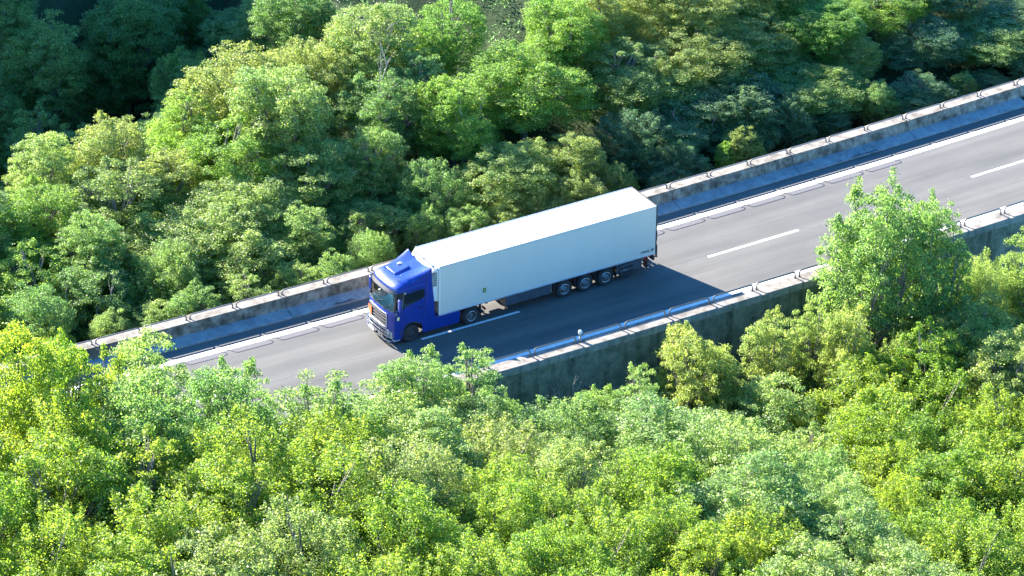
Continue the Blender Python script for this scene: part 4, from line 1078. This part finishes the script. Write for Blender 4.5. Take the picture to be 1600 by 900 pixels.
    mb = MB()
    for z in (1.14,1.32,1.50,1.68):
        for i in range(k_-1):
            a,b = front(z,tg[i],.02), front(z,tg[i+1],.02)
            q = [a+Vector((-.0,0,-.045)),b+Vector((0,0,-.045)),b+Vector((-.05,0,-.015)),a+Vector((-.05,0,-.015)),a+Vector((0,0,.05)),b+Vector((0,0,.05))]
            mb.add(q, [(0,1,2,3),(3,2,5,4)])
    mb.build('slat', M_SLAT, gr)
    mb = MB(); mb.tube([front(1.84,t,.03) for t in tg]+[front(1.02,t,.03) for t in tg[::-1]]+[front(1.84,tg[0],.03)], .024, 6); mb.build('surround', M_ALU, gr, smooth=True)
    # bumper grille, bars, plate, lamps
    mb = MB(); mb.add([tuple(front(z,t,.010)) for t in tg for z in (.48,.92)], [(2*i,2*i+1,2*i+3,2*i+2) for i in range(k_-1)]); mb.build('lower_grille', M_BLK, cab)
    tb_ = [-.97,-.9,-.8,-.6,-.3,0,.3,.6,.8,.9,.97]
    for z, dx, r_ in ((.98,.13,.026),(.80,.16,.026),(.62,.16,.026),(.34,.12,.030)):
        mb = MB(); mb.tube([front(z,t*(.93 if z>.4 else .99),dx) for t in tb_], r_, 8); mb.build('bull_bar', M_CHROME, cab, smooth=True)
    mb = MB()
    for t in (-.72,-.35,.35,.72): mb.tube([front(.34,t,.10),front(.7,t,.15),front(.98,t,.12)], .022, 6)
    mb.build('bar_bracket', M_CHROME, cab, smooth=True)
    for t0, t1 in ((-.93,-.68),(.68,.93)):
        mb = MB(); ts = [t0+(t1-t0)*i/4 for i in range(5)]
        vs = [tuple(front(z,t,.03)) for t in ts for z in (.46,.86)]+[tuple(front(z,t,-.03)) for t in ts for z in (.46,.86)]
        mb.add(vs, [(2*i,2*i+1,2*i+3,2*i+2) for i in range(4)]+[(10+2*i,10+2*i+2,10+2*i+3,10+2*i+1) for i in range(4)]+[(0,10,11,1),(8,9,19,18)]+[(2*i,2*i+2,12+2*i,10+2*i) for i in range(4)]+[(2*i+1,11+2*i,13+2*i,2*i+3) for i in range(4)])
        hl = mb.build('headlight', M_LAMP, cab)
        mb = MB()
        for zc in (.56,.74):
            c_ = front(zc,(t0+t1)/2,.035); mb.tube([c_, c_+Vector((-.015,0,0))], .07, 14)
        mb.build('lamp_lens', M_GREYP, hl)
    mb = MB(); a,b = front(.42,.10,.20), front(.42,.52,.19)
    mb.add([a,b,b+Vector((0,0,.13)),a+Vector((0,0,.13)),a+Vector((.02,0,0)),b+Vector((.02,0,0)),b+Vector((.02,0,.13)),a+Vector((.02,0,.13))],[(0,1,2,3),(7,6,5,4),(0,4,5,1),(1,5,6,2),(2,6,7,3),(3,7,4,0)])
    mb.build('number_plate', M_WHT, cab)
    mb = MB(); a,b = front(1.20,.42,.10), front(1.20,.76,.10)
    mb.add([a,b,b+Vector((-.0,0,.45)),a+Vector((0,0,.45)),a+Vector((.03,0,0)),b+Vector((.03,0,0)),b+Vector((.03,0,.40)),a+Vector((.03,0,.40))],[(0,1,2,3),(7,6,5,4),(0,4,5,1),(1,5,6,2),(2,6,7,3),(3,7,4,0)])
    mb.build('orange_plate', M_ORANGE, cab)
    mb = MB(); vs = [tuple(front(z,t,.03)) for t in tb_ for z in (.26,.31)]; mb.tube([front(.285,t,.05) for t in tb_], .03, 6); mb.build('lower_lip', M_BLUE, cab, smooth=True)
    # --- tractor chassis
    mb = MB(); mb.box(-2.4,3.0,.80,.90,.62,.90); mb.box(-2.4,3.0,1.65,1.75,.62,.90)
    for x in (-2.2,-.2,1.2,2.9): mb.box(x-.05,x+.05,.9,1.65,.66,.84)
    mb.box(-1.75,-1.6,.3,2.25,.42,.58); mb.box(1.92,2.08,.35,2.2,.42,.58); mb.box(-2.2,-.6,.9,1.65,.5,.93)
    mb.build('tractor_chassis', M_DARK, T0, bevel=.01)
    for y0, y1 in ((.02,.07),(W-.07,W-.02)):
        mb = MB(); mb.prism_y([(-.98,.34),(1.28,.34),(1.32,.95),(1.28,1.06),(-1.02,1.06)], y0, y1); mb.prism_y([(-.96,1.02),(1.26,1.02),(1.26,1.06),(-.96,1.06)], min(y1,y0)+(.05 if y0<1 else -.40), max(y0,y1)+(.40 if y0<1 else -.05))
        mb.build('side_skirt', M_BLUE, T0, bevel=.02)
    for y0, y1 in ((.12,.72),(W-.72,W-.12)):
        mb = MB(); mb.box(-.3,1.15,y0,y1,.42,.98); mb.build('fuel_tank', M_ALU, T0, bevel=.08, seg=3)
        mb = MB(); ar = [(2.02+.60*math.cos(R(a)),.50+.60*math.sin(R(a))) for a in range(-5,190,10)]; k_=len(ar)
        ya, yb = (.03,.68) if y0 < 1 else (W-.68,W-.03)
        i2 = [(2.02+.565*math.cos(R(a)),.50+.565*math.sin(R(a))) for a in range(-5,190,10)]
        vs = [(x,ya,z) for x,z in ar]+[(x,yb,z) for x,z in ar]+[(x,ya,z) for x,z in i2]+[(x,yb,z) for x,z in i2]
        mb.add(vs, [(i,i+1,k_+i+1,k_+i) for i in range(k_-1)]+[(2*k_+i,3*k_+i,3*k_+i+1,2*k_+i+1) for i in range(k_-1)]+[(i,2*k_+i,2*k_+i+1,i+1) for i in range(k_-1)]+[(k_+i,k_+i+1,3*k_+i+1,3*k_+i) for i in range(k_-1)])
        mb.build('mudguard', M_DARK, T0)
    mb = MB(); mb.tube([(2.02,YC,.92),(2.02,YC,1.10)], .45, 20); mb.build('fifth_wheel', M_DARK, T0)
    for x, dual, rc in ((-1.67,False,M_HUB),(2.02,True,None)):
        wheel(T0, x, .02, -1, .50, .29, dual, rc); wheel(T0, x, W-.02, 1, .50, .29, dual, rc)
    for y0 in (.06, W-.40):
        mb = MB(); mb.box(2.86,2.92,y0,y0+.34,.60,.72); mb.build('tail_light', M_RED, T0, bevel=.01)

    # --- trailer
    tr = empty('trailer'); tr.parent = T0
    L = 13.6; zb = 1.10; zt = 4.0
    mb = MB(); mb.box(.05,L-.06,.02,W-.02,zb+.02,zt-.02); mb.build('box_body', M_BOX, tr, bevel=.02)
    mb = MB()
    for y0,y1 in ((0,.055),(W-.055,W)): mb.box(.06,L-.07,y0,y1,zt-.06,zt+.004)
    mb.box(.03,.10,0,W,zt-.07,zt+.006)
    mb.build('roof_rail', M_ALU, tr, bevel=.012)
    mb = MB()
    for y0,y1 in ((-.005,.05),(W-.05,W+.005)): mb.box(.06,L-.07,y0,y1,zb-.03,zb+.07)
    mb.build('bottom_rail', M_ALU, tr, bevel=.012)
    for y0,y1 in ((.004,.10),(W-.10,W-.004)):
        mb = MB(); mb.box(.0,.10,y0,y1,zb,zt-.075); mb.build('corner_post', M_UNIT, tr, bevel=.03, seg=3)
    mb = MB(); mb.box(L-.055,L,0,.09,zb-.05,zt-.01); mb.box(L-.055,L,W-.09,W,zb-.05,zt-.01); mb.box(L-.056,L+.001,0,W,zt-.10,zt+.008); mb.box(L-.056,L+.001,0,W,zb-.10,zb+.03)
    mb.build('rear_frame', M_DARK, tr, bevel=.01)
    mb = MB(); mb.box(L-.05,L+.02,.10,W/2-.01,zb+.04,zt-.12); mb.box(L-.05,L+.02,W/2+.01,W-.10,zb+.04,zt-.12); d_ = mb.build('rear_door', M_BOX, tr, bevel=.01)
    mb = MB()
    for y in (.35,.95,1.6,2.2): mb.tube([(L+.05,y,zb),(L+.05,y,zt-.1)], .02, 8)
    mb.build('lock_rod', M_ALU, d_, smooth=True)
    mb = MB(); mb.box(L-.02,L+.03,.01,.07,1.9,2.4) ; mb.box(L-.02,L+.05,.0,.07,zb-.2,zb+.5); mb.build('hinge', M_DARK, d_)
    # fridge unit
    mb = MB(); sec = []
    pf = [(.05,1.95),(-.30,1.95),(-.42,2.05),(-.47,2.4),(-.47,3.25),(-.44,3.5),(-.34,3.80),(-.22,3.92),(.05,3.95)]
    tv = [-1,-.97,-.88,-.7,-.35,0,.35,.7,.88,.97,1]
    def fu(x,z,t):
        a = abs(t); return (x+(.16*a**5 if x < 0 else 0), YC+t*1.18, z)
    m2 = sweep_y(pf, tv, fu); ru = m2.build('refrigeration_unit', M_UNIT, tr, smooth=True, ang=30)
    mb = MB(); mb.box(-.36,-.06,.28,W-.28,3.86,3.945)
    mb2 = MB()
    for (y0,y1) in ((.34,1.22),(1.32,2.22)):
        mb2.box(-.23,-.08,y0,y1,3.925,3.962)
    mb2.build('top_grille', M_GREYP, ru)
    mb2 = MB(); 
    for k in range(8):
        z = 2.88+.105*k; mb2.box(-.29,-.09,.078,.14,z,z+.055)
    mb2.build('side_louvre', M_BLK, ru)
    mb2 = MB(); mb2.box(-.315,-.305,.7,1.9,2.4,3.3); 
    
    # markings
    mb = MB(); mb.box(2.70,2.88,-.004,.02,1.72,1.98); sk = mb.build('sticker', M_GREEN, tr)
    mb = MB(); mb.tube([(2.83,-.006,1.92),(2.76,-.006,1.91),(2.76,-.006,1.85),(2.81,-.006,1.84),(2.81,-.006,1.78),(2.75,-.006,1.77)], .010, 5); mb.build('sticker_mark', M_YEL, sk)
    mb = MB(); x = 12.62
    for k in range(9):
        mb.box(x, x+.045, .014, .0205, 1.36, 1.43); x += .060
    mb.box(12.6,13.18,.014,.0205,1.33,1.345); mb.add([(13.26,.014,1.33),(13.36,.014,1.33),(13.42,.014,1.47),(13.30,.014,1.47)], [(0,1,2,3)])
    mb.build('maker_lettering', M_BLK, tr)
    # chassis
    mb = MB(); mb.box(1.0,13.3,.72,.84,.72,1.07); mb.box(1.0,13.3,1.71,1.83,.72,1.07)
    for k in range(11): mb.box(2.9+.95*k,3.0+.95*k,.03,W-.03,.98,1.08)
    mb.build('trailer_chassis', M_DARK, tr)
    for y in (.45, W-.45):
        mb = MB(); mb.box(2.72,2.84,y-.06,y+.06,.40,1.05); mb.box(2.62,2.94,y-.12,y+.12,.34,.40); mb.build('landing_leg', M_DARK, tr, bevel=.01)
    for y0,y1 in ((.05,.62),(W-.62,W-.05)):
        mb = MB(); mb.box(4.15,7.02,y0,y1,.46,1.04); pb = mb.build('pallet_box', M_PANEL, tr, bevel=.02)
        if y0 < 1:
            mb = MB()
            for x in (4.9,5.65,6.35): mb.box(x,x+.02,y0-.006,y0+.004,.48,1.02)
            mb.build('panel_seam', M_DARK, pb)
            mb = MB(); mb.box(6.93,6.98,y0-.01,y0+.005,.62,.70); mb.build('side_marker', M_AMB, pb)
    mb = MB(); mb.box(3.15,3.9,1.0,1.9,.55,.98); mb.build('fridge_fuel_tank', M_DARK, tr, bevel=.1, seg=3)
    for x in (7.80,9.11,10.42):
        wheel(tr, x, .03, -1, .50, .385, False); wheel(tr, x, W-.03, 1, .50, .385, False)
        mb = MB(); mb.tube([(x,.3,.5),(x,W-.3,.5)], .075, 10); mb.build('axle', M_DARK, tr)
        for y0,y1 in ((.02,.44),(W-.44,W-.02)):
            mb = MB(); mb.box(x-.66,x-.635,y0,y1,.42,1.04); mb.box(x-.62,x+.6,y0+.02,y1,1.03,1.055); mb.build('mudguard', M_DARK, tr)
    mb = MB(); mb.box(11.06,11.085,.02,.44,.30,1.05); mb.build('mud_flap', M_DARK, tr)
    mb = MB(); mb.box(11.02,11.06,.0,.10,.70,.78); mb.build('side_marker', M_AMB, tr)
    mb = MB(); mb.box(11.15,12.75,.11,.30,.40,1.06); mb.box(11.15,12.75,W-.30,W-.11,.40,1.06); mb.build('side_panel', M_PANEL, tr, bevel=.02)
    # spare wheel carrier behind the axles
    mb = MB(); mb.lathe_y([(.11,.01),(.105,.22),(.10,.30),(.07,.32),(.06,.44),(.09,.48),(.30,.48)], 11.75, .56, 30); mb.build('spare_tyre', M_TYRE, tr, smooth=True)
    mb = MB(); mb.box(11.3,12.5,.06,.10,.52,.66); mb.box(11.3,12.5,.06,.10,.80,.92); mb.box(11.3,11.36,.10,.5,.52,1.0); mb.box(12.44,12.5,.10,.5,.52,1.0); mb.build('side_guard', M_PANEL, tr, bevel=.01)
    mb = MB(); mb.box(11.55,11.8,.055,.10,.56,.64); mb.build('side_marker', M_GREYP, tr)
    mb = MB(); mb.box(13.30,13.42,.06,W-.06,.46,.60); mb.box(13.2,13.34,.75,.87,.5,1.0); mb.box(13.2,13.34,1.68,1.80,.5,1.0); mb.build('underrun_bar', M_GREYP, tr, bevel=.01)
    for y0 in (.02,W-.47):
        mb = MB(); mb.box(13.38,13.50,y0,y0+.45,.72,.98); mb.build('light_panel', M_DARK, tr, bevel=.01)
        mb = MB(); mb.box(13.50,13.53,y0+.03,y0+.42,.76,.94); mb.build('tail_light', M_RED, tr, bevel=.01)
        mb = MB(); mb.box(13.05,13.075,y0,y0+.42,.28,1.0); mb.build('mud_flap', M_DARK, tr)
    mb = MB(); mb.tube([(13.45,.02,1.0),(13.52,-.08,.96),(13.58,-.14,.94)], .03, 8); mb.build('marker_lamp', M_RED, tr)
    mb = MB(); mb.box(12.86,12.95,.01,.06,.86,1.06); mb.build('side_marker', M_RED, tr)
build_truck()
# heading: the lorry follows its lane

# ------------------------------------------------------------------ camera
cd = bpy.data.cameras.new('camera'); cam = bpy.data.objects.new('camera', cd); C.objects.link(cam); S.camera = cam
yaw, pit, rol = .55521, .50462, .01283
F = Vector((math.sin(yaw)*math.cos(pit), math.cos(yaw)*math.cos(pit), -math.sin(pit)))
Rr = Vector((math.cos(yaw), -math.sin(yaw), 0)); U = Rr.cross(F)
R2 = Rr*math.cos(rol)+U*math.sin(rol); U2 = -Rr*math.sin(rol)+U*math.cos(rol)
M = Matrix((( R2.x, U2.x, -F.x, -106.62169), (R2.y, U2.y, -F.y, -179.12078), (R2.z, U2.z, -F.z, 117.93093), (0,0,0,1)))
cam.matrix_world = M
cd.sensor_width = 36; cd.lens = math.exp(8.8709)/1600*36; cd.clip_start = 1; cd.clip_end = 4000

# ------------------------------------------------------------------ light
SUN = Vector((.315, -1, -.540)).normalized()          # direction the light travels
sd = bpy.data.lights.new('sun', 'SUN'); sd.energy = 5.0; sd.angle = R(.5); sd.color = (1.0, .93, .84)
so = bpy.data.objects.new('sun', sd); C.objects.link(so); so.rotation_euler = SUN.to_track_quat('-Z', 'Y').to_euler(); so.location = (-30, 80, 60)
w = bpy.data.worlds.new('World'); S.world = w; w.use_nodes = True; nt = w.node_tree; nt.nodes.clear()
sk = nt.nodes.new('ShaderNodeTexSky'); sk.sky_type = 'NISHITA'; sk.sun_disc = False
el = math.asin(-SUN.z); sk.sun_elevation = el; sk.sun_rotation = math.atan2(-SUN.x, -SUN.y)
sk.ozone_density = 6.0; sk.air_density = 1.0; sk.dust_density = .3; sk.altitude = 300
bg = nt.nodes.new('ShaderNodeBackground'); bg.inputs['Strength'].default_value = .11
wo = nt.nodes.new('ShaderNodeOutputWorld'); hs = nt.nodes.new('ShaderNodeHueSaturation'); hs.inputs['Saturation'].default_value = 1.2; nt.links.new(sk.outputs[0], hs.inputs['Color']); nt.links.new(hs.outputs[0], bg.inputs[0]); nt.links.new(bg.outputs[0], wo.inputs[0])
vs_ = S.view_settings; vs_.view_transform = 'Standard'; vs_.look = 'None'; vs_.exposure = 2.62; vs_.gamma = 1; vs_.use_curve_mapping = False
S.render.engine = 'CYCLES'
S.cycles.max_bounces = 6; S.cycles.diffuse_bounces = 3; S.cycles.transparent_max_bounces = 8; S.cycles.transmission_bounces = 4; S.cycles.glossy_bounces = 3
S.render.resolution_x = 1024; S.render.resolution_y = 576
